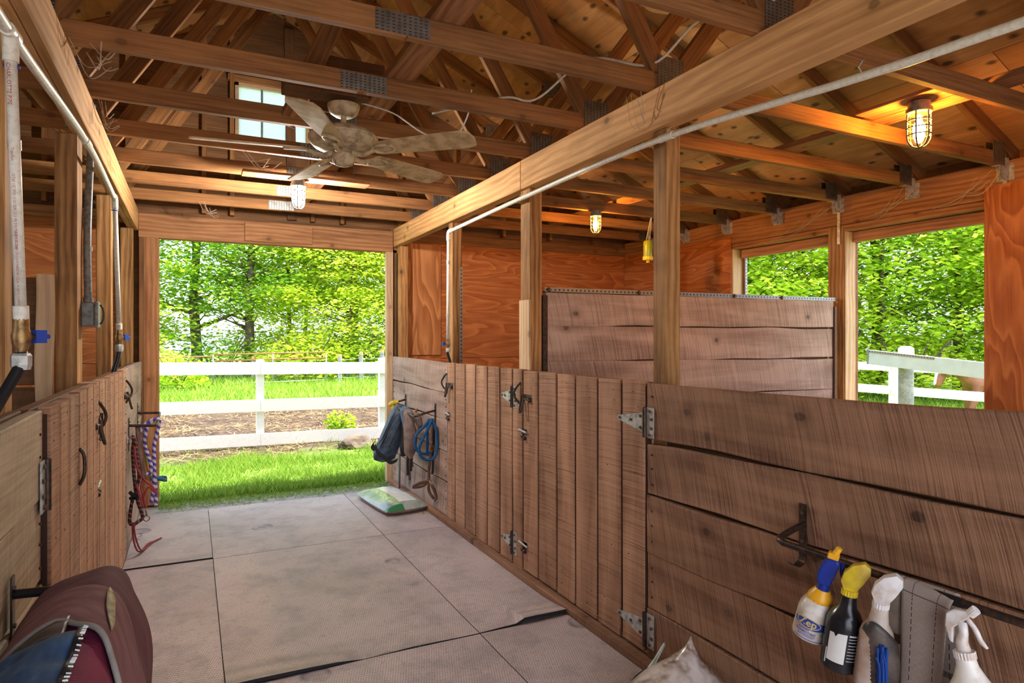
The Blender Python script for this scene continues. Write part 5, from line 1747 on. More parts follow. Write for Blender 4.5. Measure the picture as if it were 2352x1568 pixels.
def ribbed(r, h0, h1, n=28, k=.06):
    mb = MB()
    m = n * 2
    for h in (h0, h1):
        for i in range(m):
            a = 2 * math.pi * i / m
            rr = r * (1 + (k if i % 2 else 0))
            mb.v.append((math.cos(a) * rr, math.sin(a) * rr, h))
    for i in range(m):
        mb.f.append((i, (i + 1) % m, m + (i + 1) % m, m + i))
    mb.f.append(tuple(range(m))[::-1]); mb.f.append(tuple(m + i for i in range(m)))
    return mb


M_OFFW = plain('milky_plastic', (0.80, 0.77, 0.72), 0.35, var=.25, scale=14, dirt=(0.50, 0.38, 0.28))
M_ORNG = plain('orange_plastic', (0.85, 0.42, 0.02), 0.35)
M_NAVY = plain('royal_blue_plastic', (0.012, 0.035, 0.30), 0.3)
M_DIRTW = plain('dirty_white_plastic', (0.76, 0.74, 0.74), 0.4, var=.3, scale=24, dirt=(0.56, 0.45, 0.38))
M_BROWNB = plain('dust_coated_bottle', (0.42, 0.28, 0.20), 0.55, var=.3, scale=10, dirt=(0.62, 0.55, 0.50))
M_YELB = plain('bright_yellow_plastic', (0.85, 0.66, 0.01), 0.3, var=.2, scale=12, dirt=(0.5, 0.33, 0.05))
M_GLBLK = plain('glossy_black_plastic', (0.012, 0.012, 0.016), 0.22, var=.2, scale=8, dirt=(0.05, 0.045, 0.045))
M_INKB = plain('label_blue', (0.02, 0.07, 0.42), .5)
M_INKG = plain('label_gold', (0.72, 0.55, 0.16), .5)
M_LABEL = plain('label_paper', (0.78, 0.77, 0.74), .6, var=.15, scale=9)
M_INKGR = plain('label_grey_print', (0.42, 0.43, 0.46), .6)
M_INKW = plain('label_white_print', (0.62, 0.64, 0.68), .6)
bgrp = 'spray bottles hanging on the steel bar'

# bottle 1: white with a blue and gold label
W1 = axis_frame((1.625, 1.300, 0.606), (1.640, 1.232, 0.868), (0.5, -0.85, 0))
t = empty('spray_bottle', (1.625, 1.30, .606), 'squat white spray bottle with orange collar and blue trigger', 'spray bottle', bgrp)
RB = 0.0495
MB().lathe([(.040, 0), (.0475, .004), (RB, .012), (RB, .085), (.047, .10), (.038, .118), (.026, .126)], 28).build('bottle_body', M_OFFW, t, smooth=True, mw=W1, auto=50)
col = MB().lathe([(.034, .114), (.035, .117), (.034, .132), (.024, .148), (.020, .155)], 26).build('collar', M_ORNG, t, smooth=True, mw=W1, auto=40)
ribbed(.0335, .112, .124, 22, .07).build('collar_ring', M_ORNG, col, mw=W1)
MB().lathe([(.018, .150), (.016, .175)], 16).build('sprayer_neck', M_NAVY, t, smooth=True, mw=W1, auto=40)
hb = MB()
prof = [(-.018, .170), (.014, .170), (.020, .20), (.026, .245), (.020, .256), (-.010, .252), (-.022, .225), (-.024, .195)]
hb.prism([(x, 0, z) for x, z in prof], (0, -.017, 0), (0, .017, 0))
hd = hb.build('sprayer_body', M_NAVY, t, mw=W1)
bv = hd.modifiers.new('b', 'BEVEL'); bv.width = .007; bv.segments = 3
MB().tube([(.030, 0, .248), (.034, 0, .225), (.044, 0, .195)], [.006, .006, .004], 8).build('trigger', M_NAVY, t, smooth=True, mw=W1)
MB().box((-.012, -.012, .252), (.018, .012, .270), .003).build('nozzle_cap', M_ORNG, t, mw=W1)
MB().tube([(.006, 0, .268), (.012, 0, .290)], [.0095, .0085], 12).build('nozzle', M_ORNG, t, smooth=True, mw=W1, auto=40)
# the label, facing the viewer
inv = W1.inverted()
cv = inv @ V((0, 0, EYE))
AF = math.atan2(cv.y, cv.x)
vv, ff = [], []
n = 22
for i in range(n + 1):           # swooping blue band
    x = -.062 + .13 * i / n
    f = i / n
    lo = .050 + .010 * f - .012 * math.sin(math.pi * f)
    hi = lo + .026 * math.sin(math.pi * min(1, f * .9 + .12)) + .002
    vv += [(x, lo), (x, hi)]
for i in range(n):
    ff.append((2 * i, 2 * i + 2, 2 * i + 3, 2 * i + 1))
wrap(vv, ff, RB, 0, AF + .12, W1, 'label_band', M_INKB, t)
# gold oval ring
vv, ff = [], []
for i in range(28):
    a = 2 * math.pi * i / 28
    vv += [(-.012 + .036 * math.cos(a), .060 + .0155 * math.sin(a)), (-.012 + .033 * math.cos(a), .060 + .0128 * math.sin(a))]
for i in range(28):
    j = (i + 1) % 28
    ff.append((2 * i, 2 * j, 2 * j + 1, 2 * i + 1))
wrap(vv, ff, RB, 0, AF, W1, 'label_ring', M_INKG, t, .0011)
vv, ff = [], []
for i in range(28):
    a = 2 * math.pi * i / 28
    vv.append((-.012 + .033 * math.cos(a), .060 + .0128 * math.sin(a)))
vv.append((-.012, .060))
ff = [(i, (i + 1) % 28, 28) for i in range(28)]
wrap(vv, ff, RB, 0, AF, W1, 'label_oval', M_INKB, t, .0008)


def letters(txt, size, x, y, r, a0, mw, mat, parent, bold=0.0, lift=.0010):
    g, f = text_geo(txt, size, bold)
    wrap([(p.x + x, p.y + y) for p in g], f, r, 0, a0, mw, 'lettering', mat, parent, lift)


letters('Zep', .030, -.012, .061, RB, AF, W1, M_INKG, t, .0006, .0014)
letters('BLEACH', .0085, -.020, .040, RB, AF, W1, M_INKB, t, .0002)
letters('DISINFECTANT', .0085, -.013, .031, RB, AF, W1, M_INKB, t, .0002)
for k, (y, w) in enumerate(((.0245, .05), (.0215, .05), (.0185, .045))):
    vv, ff = patch(-.035, -.035 + w, y - .0006, y + .0006)
    wrap(vv, ff, RB, 0, AF, W1, 'label_line', M_INKB, t)
vv, ff = patch(-.045, .05, .0105, .0125)
wrap(vv, ff, RB, 0, AF, W1, 'label_line', M_INKB, t)
vv, ff = patch(.026, .040, .030, .044, 4)
wrap(vv, ff, RB, 0, AF, W1, 'label_spot', M_INKGR, t)

# bottle 2: black with a yellow sprayer
W2 = axis_frame((1.620, 1.203, 0.560), (1.640, 1.172, 0.83), (0.55, -0.83, 0))
t = empty('spray_bottle', (1.62, 1.203, .56), 'tall black spray bottle with a yellow sprayer and torn white label', 'spray bottle', bgrp)
R2 = .0475
MB().lathe([(.042, 0), (.0465, .004), (R2, .012), (R2, .125), (.046, .140), (.036, .160), (.024, .176), (.021, .192), (.019, .212)], 28).build('bottle_body', M_GLBLK, t, smooth=True, mw=W2, auto=60)
ribbed(.020, .208, .224, 20, .07).build('collar', M_YELB, t, mw=W2)
o = shroud(.222, 1.0).build('sprayer_head', M_YELB, t, smooth=True, mw=W2, auto=50)
cv = W2.inverted() @ V((0, 0, EYE)); A2 = math.atan2(cv.y, cv.x)
vv, ff = patch(-.034, .012, .030, .108, 8)
vv = [(x, y - (.010 if (i // 2) == 3 and y > .1 else 0) + (.006 * (x + .034) / .046 if y > .1 else 0)) for i, (x, y) in enumerate(vv)]
wrap(vv, ff, R2, 0, A2, W2, 'torn_label', M_LABEL, t)
for k in range(9):
    y = .112 - k * .0088
    vv, ff = patch(.017, .052 if k % 3 else .046, y - (.0022 if k == 0 else .0009), y + (.0022 if k == 0 else .0009), 5)
    wrap(vv, ff, R2, 0, A2, W2, 'label_print', M_INKW, t)
vv, ff = patch(-.040, -.0355, .018, .060, 2)
wrap(vv, ff, R2, 0, A2, W2, 'label_print', M_INKW, t)

# bottle 3: dusty white
W3 = axis_frame((1.632, 1.118, 0.545), (1.640, 1.084, 0.82), (0.55, -0.83, 0))
t = empty('spray_bottle', (1.632, 1.118, .545), 'dust-coated ribbed spray bottle with a white sprayer head', 'spray bottle', bgrp)
prof = [(.037, 0), (.041, .006)]
for k in range(12):
    prof += [(.042, .012 + k * .0105), (.0405, .017 + k * .0105)]
prof += [(.042, .145), (.037, .162), (.025, .180), (.021, .205), (.019, .226)]
MB().lathe(prof, 26).build('bottle_body', M_BROWNB, t, smooth=True, mw=W3)
ribbed(.0195, .222, .236, 20, .07).build('collar', M_DIRTW, t, mw=W3)
shroud(.234, 1.0).build('sprayer_head', M_DIRTW, t, smooth=True, mw=W3, auto=50)

# bottle 4: white with an open trigger
W4 = axis_frame((1.630, .838, .565), (1.625, .890, .80), (0.2, -0.98, 0))
t = empty('spray_bottle', (1.63, .838, .565), 'white spray bottle with skeletal trigger beside the grey cloth', 'spray bottle', bgrp)
MB().lathe([(.044, 0), (.050, .006), (.050, .085), (.046, .105), (.034, .125), (.023, .150), (.020, .172)], 28).build('bottle_body', M_OFFW, t, smooth=True, mw=W4, auto=60)
ribbed(.0215, .168, .184, 22, .08).build('collar', M_DIRTW, t, mw=W4)
MB().tube([(0, 0, .18), (0, 0, .205), (.008, 0, .225), (.010, 0, .250)], [.0155, .013, .010, .011], 12).build('sprayer_stem', M_DIRTW, t, smooth=True, mw=W4)
hb = MB()
hb.prism([(x, 0, z) for x, z in ((-.024, .205), (-.017, .200), (-.010, .235), (.030, .262), (.034, .275), (.0, .278), (-.018, .268), (-.026, .24))], (0, -.009, 0), (0, .009, 0))
hd = hb.build('sprayer_head', M_DIRTW, t, mw=W4)
bv = hd.modifiers.new('b', 'BEVEL'); bv.width = .003; bv.segments = 2
ribbed(.010, 0, .02, 14, .08).build('nozzle', M_DIRTW, t, mw=W4 @ Matrix.Translation((.030, 0, .268)) @ Matrix.Rotation(.9, 4, 'Y'))
MB().tube(spline([(.022, 0, .258), (.034, 0, .235), (.040, 0, .21), (.050, 0, .195)], 4), [.006] * 10 + [.005, .004, .003], 8).build('trigger', M_DIRTW, t, smooth=True, mw=W4)
cv = W4.inverted() @ V((0, 0, EYE)); A4 = math.atan2(cv.y, cv.x)
vv, ff = patch(-.045, .045, .012, .062, 10)
wrap(vv, ff, .050, 0, A4, W4, 'label_paper', M_LABEL, t)
letters('Spray', .013, .01, .030, .050, A4, W4, M_INKGR, t)

# grey cloth draped over the bar
def cloth_mat():
    k = NT('grey_grid_cloth')
    tc = k.n('ShaderNodeTexCoord')
    sx = k.n('ShaderNodeSeparateXYZ'); k.l(tc.outputs['UV'], sx.inputs[0])

    def line(sock, per, other):
        f = k.math('ABSOLUTE', k.math('SUBTRACT', k.math('FRACT', k.math('MULTIPLY', sock, per)), .5))
        dash = k.math('GREATER_THAN', k.math('FRACT', k.math('MULTIPLY', other, 70.0)), .35)
        return k.math('MULTIPLY', k.math('LESS_THAN', f, .018), dash)
    ln = k.math('MAXIMUM', line(sx.outputs[0], 2.0, sx.outputs[1]), line(sx.outputs[1], 4.0, sx.outputs[0]))
    weave = k.noise(tc.outputs['UV'], 160, 2)
    col = k.mix(k.ramp(weave, [(.35, 0.), (.65, 1.)]), (0.27, 0.215, 0.185), (0.40, 0.33, 0.29))
    k.setp(Base_Color=k.mix(ln, col, (0.02, 0.018, 0.018)), Roughness=.9)
    k.bump(weave, .3, .002)
    return k.m


def draped(name, fn, nu, nv, mat, parent=None, thick=.004):
    mb = MB().grid(fn, nu, nv)
    me = mb.mesh(name, True)
    uv = me.uv_layers.new(name='UVMap')
    for lp in me.loops:
        i = lp.vertex_index
        uv.data[lp.index].uv = ((i // (nv + 1)) / nu, (i % (nv + 1)) / nv)
    me.materials.append(mat)
    o = link(bpy.data.objects.new(name, me), parent, None)
    s = o.modifiers.new('thick', 'SOLIDIFY'); s.thickness = thick; s.offset = 0
    return o


def sect(pts, n):
    sp = spline(pts, 8)
    m = len(sp) - 1

    def at(f):
        q = max(0.0, min(1.0, f)) * m
        i = min(int(q), m - 1)
        return sp[i].lerp(sp[i + 1], q - i)
    return at


prof = sect([(1.725, 0, .42), (1.722, 0, .60), (1.716, 0, .78), (1.708, 0, .835), (1.692, 0, .846), (1.676, 0, .838), (1.667, 0, .80), (1.655, 0, .66), (1.64, 0, .50), (1.632, 0, .36)], 40)


def towel(u, v):
    p = prof(v)
    y = 1.058 - .128 * u
    front = max(0, v - .5) * 2
    y += (u - .5) * .05 * front
    x = p.x - .012 * front * math.sin(u * 5.0 + .6) - .02 * front * max(0, u - .7)
    return V((x, y, p.z - .012 * u * (1 if v > .4 else 0)))


o = draped('draped_cloth', towel, 14, 40, cloth_mat())
tag(o, 'grey-brown gridded cloth folded over the steel bar', 'cloth')
# leather pads beside it
M_LEATH = plain('dark_leather', (0.045, 0.038, 0.036), .45, var=.35, scale=12, dirt=(0.16, 0.12, 0.10))
M_FELT = plain('grey_felt', (0.27, 0.215, 0.17), .95, var=.25, scale=25)
pr2 = sect([(1.70, 0, .66), (1.701, 0, .80), (1.697, 0, .840), (1.684, 0, .842), (1.675, 0, .81), (1.668, 0, .70)], 30)
o = draped('felt_pad', lambda u, v: V((pr2(v).x, 1.098 - .040 * u, pr2(v).z)), 4, 30, M_FELT, None, .008)
tag(o, 'small grey felt pad over the bar behind the dusty bottle', 'pad')
bm_ = MB()
pts = [(1.625, 1.098, .72), (1.615, 1.112, .66), (1.612, 1.12, .58), (1.612, 1.125, .50), (1.618, 1.128, .40)]
o = draped('leather_boot', lambda u, v: V((1.615 + .030 * math.sin(math.pi * u) * (-1) + .012 * v + .03 * u, 1.125 - .075 * u + .022 * v - .012 * math.sin(v * 5), .735 - .38 * v - .05 * (u - .5) ** 2 * 4 * (1 - v))), 10, 20, M_LEATH, None, .010)
tag(o, 'dark leather leg boot hanging beside the grey cloth', 'boot')
o = MB()
rr = random.Random(5)
for k in range(34):
    a, q = rr.uniform(0, 6.283), .011 * math.sqrt(rr.random())
    x, y = 1.602 + math.cos(a) * q, 1.062 + math.sin(a) * q
    o.tube(spline([(x + rr.uniform(-.006, .006), y + rr.uniform(-.006, .006), .672 + rr.uniform(-.02, .012)), (x, y, .62), (x + .004, y + .004, .50), (x + .004, y + .006, .38)], 3), .0026, 5)
o = o.build('frayed_rope', plain('blue_cotton', (0.012, 0.06, 0.30), .9))
tag(o, 'frayed bright blue rope end hanging in front of the grey cloth', 'rope')

# ================================================================== BAGS ON THE FLOOR
def pellet_mat():
    k = NT('pellets_in_plastic')
    tc = k.n('ShaderNodeTexCoord')
    vo = k.n('ShaderNodeTexVoronoi', i_Scale=62.0)
    k.l(k.coords((1, .55, 1), False, (0.3, 0.2, 0.7)), vo.inputs['Vector'])
    pel = k.mix(k.ramp(vo.outputs['Distance'], [(0.1, 0.), (.6, 1.)]), (0.52, 0.36, 0.25), (0.12, 0.06, 0.035))
    big = k.noise(tc.outputs['Object'], 5.5, 3, .6)
    haze = k.ramp(big, [(.50, 0.), (.66, .9)])
    k.setp(Base_Color=k.mix(haze, pel, (0.72, 0.66, 0.64)), Roughness=.28)
    k.p.inputs['Coat Weight'].default_value = .6
    k.p.inputs['Coat Roughness'].default_value = .15
    k.bump(big, .4, .03)
    return k.m


def bag_mesh(cx, cy, hx, hy, hz, rot, seed, sag=.35, puckers=.006):
    mb = MB()
    n = 26

    def surf(sgn):
        def fn(u, v):
            a, b = u * 2 - 1, v * 2 - 1
            e = (1 - abs(a) ** 3.2) ** .55 * (1 - abs(b) ** 3.2) ** .55 if abs(a) < 1 and abs(b) < 1 else 0
            x, y = a * hx * (1 - .05 * b * b), b * hy * (1 - .05 * a * a)
            w = puckers * noise.noise(V((x * 22, y * 22, seed))) * e + puckers * 1.6 * noise.noise(V((x * 7, y * 9, seed + 3))) * e
            z = hz * .42 + (hz * .58 * e + w if sgn > 0 else -hz * .42 * e ** .5)
            c, s = math.cos(rot), math.sin(rot)
            return V((cx + x * c - y * s, cy + x * s + y * c, max(.002, z)))
        return fn
    mb.grid(surf(1), n, n)
    k = len(mb.f)
    mb.grid(surf(-1), n, n)
    for i in range(k, len(mb.f)):
        mb.f[i] = mb.f[i][::-1]
    return mb


def feed_mat():
    k = NT('printed_feed_bag')
    tc = k.n('ShaderNodeTexCoord')
    sx = k.n('ShaderNodeSeparateXYZ'); k.l(tc.outputs['Object'], sx.inputs[0])
    x, y, z = sx.outputs
    n = k.noise(tc.outputs['Object'], 9, 3, .6)
    vo = k.n('ShaderNodeTexVoronoi', i_Scale=70.0); k.l(tc.outputs['Object'], vo.inputs['Vector'])
    tan = k.mix(vo.outputs['Distance'], (0.55, 0.42, 0.32), (0.25, 0.16, 0.11))
    col = k.mix(k.ramp(n, [(.35, 0.), (.65, 1.)]), (0.20, 0.24, 0.21), (0.40, 0.45, 0.41))

    def inside(s, a, b):
        return k.math('MULTIPLY', k.math('GREATER_THAN', s, a), k.math('LESS_THAN', s, b))
    stripe = k.math('MULTIPLY', inside(x, -.115, -.050), inside(y, -.33, .33))
    lett = k.math('GREATER_THAN', k.noise(k.coords((1, .35, 1), False), 60, 2), .52)
    col = k.mix(k.math('MULTIPLY', stripe, lett), col, (0.52, 0.66, 0.40))
    col = k.mix(k.math('MULTIPLY', inside(x, -.050, -.036), inside(y, -.33, .33)), col, (0.30, 0.52, 0.16))
    col = k.mix(k.math('MULTIPLY', inside(x, -.036, .125), inside(y, -.29, .27)), col, (0.86, 0.86, 0.84))
    col = k.mix(k.math('MULTIPLY', k.math('LESS_THAN', y, -.335), k.math('LESS_THAN', x, -.03)), col, (0.03, 0.20, 0.08))
    col = k.mix(k.math('LESS_THAN', z, .042), col, tan)
    k.setp(Base_Color=col, Roughness=.28)
    k.p.inputs['Coat Weight'].default_value = .5
    k.bump(n, .25, .02)
    return k.m


mb = bag_mesh(0, 0, .20, .40, .105, 0, 2)
o = mb.build('feed_bag', feed_mat(), None, True, mw=Matrix.Translation((1.585, 5.60, .0)) @ Matrix.Rotation(.10, 4, 'Z'))
tag(o, 'full green and white plastic feed bag lying on the far mat', 'bag')

sb = empty('shavings_bag', (1.58, 1.82, 0), 'clear plastic bag of wood pellets slumped on the floor by the big panel', 'bag')
M_PEL = pellet_mat()
mb = MB()
n = 30


def slump(u, v):
    a = u * 2 * math.pi
    f = v * .5 * math.pi
    r = math.cos(f) ** .62
    z = .235 * math.sin(f) ** .85
    ex = .215 * (1 + .10 * math.cos(2 * a)) * r
    ey = .285 * (1 + .05 * math.sin(3 * a)) * r
    p = V((1.60 + math.cos(a) * ex, 1.80 + math.sin(a) * ey, z))
    tip = V((1.70, 1.876, .374))
    d = (V((p.x, p.y, 0)) - V((1.665, 1.87, 0))).length
    k = max(0, 1 - d / .17) ** 1.5 * smooth(.10, .20, z)
    p = p.lerp(tip, k * .93)
    p += V((1, 1, .4)) * (.010 * noise.noise(p * 9) + .004 * noise.noise(p * 26))
    p.x = min(p.x, 1.795)
    p.z = max(p.z, .003)
    return p


mb.grid(slump, 40, 26)
mb.build('bag_body', M_PEL, sb, True)
M_PRINT = plain('mint_printed_plastic', (0.50, 0.60, 0.58), .3, var=.3, scale=18, dirt=(0.78, 0.80, 0.80))
mb = MB().grid(lambda u, v: V((1.70 - .10 * (1 - v) * u - .05 * (1 - v), 2.035 - .05 * u * (1 - v) + .05 * (1 - v) * (1 - u), .253 - (1 - v) * .11 - .012 * math.sin(u * 9))), 8, 8)
o = mb.build('bag_ear', M_PRINT, sb, True)
o.modifiers.new('t', 'SOLIDIFY').thickness = .003
mb = MB().grid(lambda u, v: (lambda p: p + (p - V((1.6, 1.8, .08))).normalized() * .004)(slump(.16 + .15 * u, .05 + .52 * v)), 10, 10)
mb.build('printed_panel', M_PRINT, sb, True)

# ================================================================== SADDLE PADS ON THE NEAR RACK
def rib_cloth(name, c0, c1, ribs=90.0, axis=0):
    k = NT(name)
    tc = k.n('ShaderNodeTexCoord')
    sx = k.n('ShaderNodeSeparateXYZ'); k.l(tc.outputs['UV'], sx.inputs[0])
    rb = k.math('ABSOLUTE', k.math('SUBTRACT', k.math('FRACT', k.math('MULTIPLY', sx.outputs[axis], ribs)), .5))
    n = k.noise(tc.outputs['UV'], 6, 4, .6)
    col = k.mix(k.ramp(n, [(.35, 0.), (.68, 1.)]), c0, c1)
    col = k.mix(k.math('MULTIPLY', rb, .6), col, tuple(x * .6 for x in c0))
    k.setp(Base_Color=col, Roughness=.85)
    k.bump(rb, .35, .003)
    return k.m


M_MAROON = rib_cloth('dusty_maroon_cord', (0.095, 0.022, 0.032), (0.165, 0.055, 0.062))
M_PINK = rib_cloth('faded_rose_cord', (0.17, 0.058, 0.064), (0.28, 0.125, 0.125))
M_CRIM = rib_cloth('crimson_cord', (0.16, 0.006, 0.042), (0.25, 0.016, 0.07))
M_GREYT = plain('grey_binding', (0.33, 0.31, 0.28), .8, var=.2, scale=30)
M_DENIM = rib_cloth('faded_blue_cloth', (0.012, 0.05, 0.15), (0.05, 0.15, 0.32), 8.0, 1)
PADS = [(-.372, 0, .50), (-.362, 0, .64), (-.342, 0, .755), (-.305, 0, .835), (-.26, 0, .874), (-.215, 0, .886), (-.175, 0, .876), (-.150, 0, .838), (-.134, 0, .76), (-.122, 0, .66), (-.112, 0, .50), (-.105, 0, .34)]
ps = sect(PADS, 60)


def pad(y_far, y_near, lift, wav, seed, far_round=.05, v0=0.0, v1=1.0, skew=0.0):
    def fn(u, v):
        vv_ = v0 + (v1 - v0) * v
        p = ps(vv_)
        y = y_far + (y_near - y_far) * u
        y -= skew * max(0, vv_ - .45)
        e = max(0, 1 - u * 9)
        nrm = (V((p.x, 0, p.z)) - V((-.235, 0, .70))).normalized()
        q = V((p.x, y, p.z)) + nrm * (lift - far_round * .5 * e * e)
        q += nrm * wav * (noise.noise(V((u * 7 + vv_ * 3, vv_ * 6, seed))) + .5 * noise.noise(V((u * 15, vv_ * 9, seed + 2))))
        q.x = max(q.x, -.383)
        return q
    return fn


t = empty('saddle_pad', (-.22, 1.7, .5), 'dusty maroon corduroy saddle pad with a cream patch on the rack', 'saddle pad', 'saddle pads stacked on the near rack')
fnA0 = pad(1.935, 1.0, .030, .009, 1)


def fnA(u, v):
    # the near hem is cut back over the top of the rack
    near = .40 + .34 * abs(v - .40) ** 1.2 * (2.2 if v > .40 else .9)
    return fnA0(u * min(.98, near), v)


draped('pad_cloth', lambda u, v: fnA(u * .50, v), 22, 60, M_MAROON, t, .008)
draped('dusty_cloth', lambda u, v: fnA(.50 + u * .50, v) + V((0, 0, .001)), 22, 60, M_PINK, t, .008)
MB().tube([fnA(1.0, i / 50) + V((0, -.002, .002)) for i in range(51)], .0055, 8).build('binding', M_GREYT, t, True)
mb = MB()
vv, ff = [], []
for i in range(21):
    f = i / 20
    hw = .055 * math.sin(math.pi * f) ** .8
    for s_ in (-1, 1):
        vv.append((.52 + .40 * f, .535 + .06 * f + s_ * hw * .42))
mb.v = [tuple(fnA(u, v) + V((.004, 0, .010))) for u, v in vv]
mb.f = [(2 * i, 2 * i + 2, 2 * i + 3, 2 * i + 1) for i in range(20)]
o = mb.build('maker_patch', plain('cream_patch', (0.50, 0.43, 0.25), .7, var=.25, scale=40, dirt=(0.20, 0.17, 0.11)), t, True)
o.modifiers.new('s', 'SOLIDIFY').thickness = .002

t = empty('saddle_pad', (-.22, 1.45, .5), 'crimson ribbed saddle pad showing below the maroon one', 'saddle pad', 'saddle pads stacked on the near rack')
fnC = pad(1.86, 1.10, .012, .008, 9, v0=.06, v1=1.0, skew=-.02)
draped('pad_cloth', fnC, 30, 54, M_CRIM, t, .010)
t = empty('folded_blanket', (-.25, 1.4, .6), 'blue cloth with a black white-stitched band at the front of the rack', 'blanket')
fnD = pad(1.49, 1.02, .034, .014, 14, v0=.10, v1=.50, skew=0)
draped('blanket_cloth', fnD, 26, 40, M_DENIM, t, .012)
band = draped('edge_band', lambda u, v: fnD(.02 + v * .96, .94 + .06 * u) + V((.006, 0, .008)), 4, 40, M_BLACK, t, .006)
mb = MB()
for i in range(34):
    f = .03 + .94 * i / 33
    a, b = fnD(f, .960), fnD(f, .985)
    mb.tube([a + V((.010, 0, .013)), b + V((.012, 0, .012))], .0016, 4)
o = mb.build('stitching', M_WHITE, t); o['kind'] = 'stuff'
t = draped('black_cloth', pad(1.60, 1.47, .028, .006, 22, v0=.10, v1=.44), 12, 30, M_LEATH, None, .008)
tag(t, 'black cloth fold between the crimson pad and the blue cloth', 'cloth')

# ================================================================== ROPES AND HALTERS
def rope_mat(name, c0, c1, turns=60.0, duty=.3):
    k = NT(name)
    tc = k.n('ShaderNodeTexCoord')
    sx = k.n('ShaderNodeSeparateXYZ'); k.l(tc.outputs['UV'], sx.inputs[0])
    f = k.math('FRACT', k.math('ADD', k.math('MULTIPLY', sx.outputs[0], turns), sx.outputs[1]))
    m = k.math('LESS_THAN', f, duty)
    k.setp(Base_Color=k.mix(m, c0, c1), Roughness=.8)
    k.bump(k.math('ABSOLUTE', k.math('SUBTRACT', f, .5)), .5, .004)
    return k.m


def rope(name, pts, r, mat, parent=None, sub=6, n=8):
    sp = spline(pts, sub)
    L = [0.0]
    for a, b in zip(sp, sp[1:]):
        L.append(L[-1] + (b - a).length)
    mb = MB().tube(sp, r, n, cap=False)
    me = mb.mesh(name, True)
    uv = me.uv_layers.new(name='UVMap')
    for p in me.polygons:
        for li in p.loop_indices:
            i = me.loops[li].vertex_index
            kk = i % n
            w = kk / n
            if kk == 0 and any(me.loops[q].vertex_index % n == n - 1 for q in p.loop_indices):
                w = 1.0
            uv.data[li].uv = (L[i // n], w)
    me.materials.append(mat)
    return link(bpy.data.objects.new(name, me), parent, None)


def strap(name, pts, w, mat, parent, wdir=(0, 1, 0), th=.0035, sub=5):
    sp = spline(pts, sub)
    wd = V(wdir).normalized() * (w / 2)
    mb = MB()
    for p in sp:
        mb.v += [tuple(p - wd), tuple(p + wd)]
    for i in range(len(sp) - 1):
        mb.f.append((2 * i, 2 * i + 1, 2 * i + 3, 2 * i + 2))
    o = mb.build(name, mat, parent, True)
    o.modifiers.new('t', 'SOLIDIFY').thickness = th
    return o


M_RBLK = rope_mat('black_red_rope', (0.02, 0.017, 0.02), (0.40, 0.06, 0.05), 32.0, .26)
M_RPUR = rope_mat('purple_fleck_rope', (0.52, 0.50, 0.56), (0.10, 0.05, 0.36), 22.0, .5)
M_RED = plain('red_cord', (0.30, 0.04, 0.045), .75, var=.3, scale=40)
M_BROWN = plain('brown_leather', (0.115, 0.055, 0.038), .5, var=.35, scale=20, dirt=(0.22, 0.13, 0.10))
M_TEAL = plain('teal_webbing', (0.02, 0.20, 0.22), .6, var=.4, scale=10, dirt=(0.10, 0.12, 0.30))
M_BLUEROPE = plain('blue_rope_braid', (0.015, 0.10, 0.26), .85, var=.3, scale=80, dirt=(0.005, 0.04, 0.13), bump=.5)
sh = lambda L, dx=0, dy=0, dz=0: [(a + dx, b + dy, c + dz) for a, b, c in L]

# cleat on the panel and the black lead rope hung on it
cl = empty('rope_cleat', (-.39, 5.03, .79), 'small steel cleat on the plank panel holding the black rope', 'hook')
MB().box((-.390, 5.01, .775), (-.384, 5.05, .815)).build('cleat_plate', M_GALV, cl)
MB().tube([(-.386, 5.03, .80), (-.352, 5.03, .803)], .006, 8).build('cleat_pin', M_GALV, cl)
t = empty('lead_rope', (-.36, 5.03, .22), 'black lead rope with red stripes coiled on the plank panel', 'rope', 'ropes by the doorway')
ra = [(-0.372, 5.03, 0.80), (-0.360, 5.04, 0.813), (-0.352, 5.05, 0.79), (-0.358, 5.05, 0.722), (-0.356, 5.05, 0.645), (-0.352, 5.05, 0.568), (-0.346, 5.05, 0.49), (-0.338, 5.05, 0.412), (-0.325, 5.05, 0.352), (-0.305, 5.05, 0.285), (-0.302, 5.05, 0.25), (-0.321, 5.04, 0.236), (-0.346, 5.03, 0.222), (-0.364, 5.02, 0.223), (-0.374, 5.01, 0.248), (-0.372, 5.01, 0.289), (-0.366, 5.02, 0.345), (-0.358, 5.03, 0.385), (-.345, 5.04, .41)]
rope('rope_strand', ra, .0115, M_RBLK, t)
rope('rope_strand', [(-0.356, 5.02, 0.808), (-0.342, 5.01, 0.79), (-0.336, 5.0, 0.736), (-0.330, 5.0, 0.672), (-0.322, 5.0, 0.607), (-0.318, 5.0, 0.542), (-0.326, 5.01, 0.50), (-.338, 5.02, .44)], .0115, M_RBLK, t)
rope('rope_knot', [(-.372, 5.02, .44), (-.35, 4.99, .425), (-.326, 5.0, .42), (-.335, 5.06, .40), (-.36, 5.06, .395), (-.368, 5.02, .40), (-.345, 5.0, .405)], .012, plain('black_rope', (0.018, 0.016, 0.018), .85), t)
t = empty('rope_halter', (-.3, 4.98, .4), 'dark red thin rope halter with brass ends trailing on the mat', 'halter', 'ropes by the doorway')
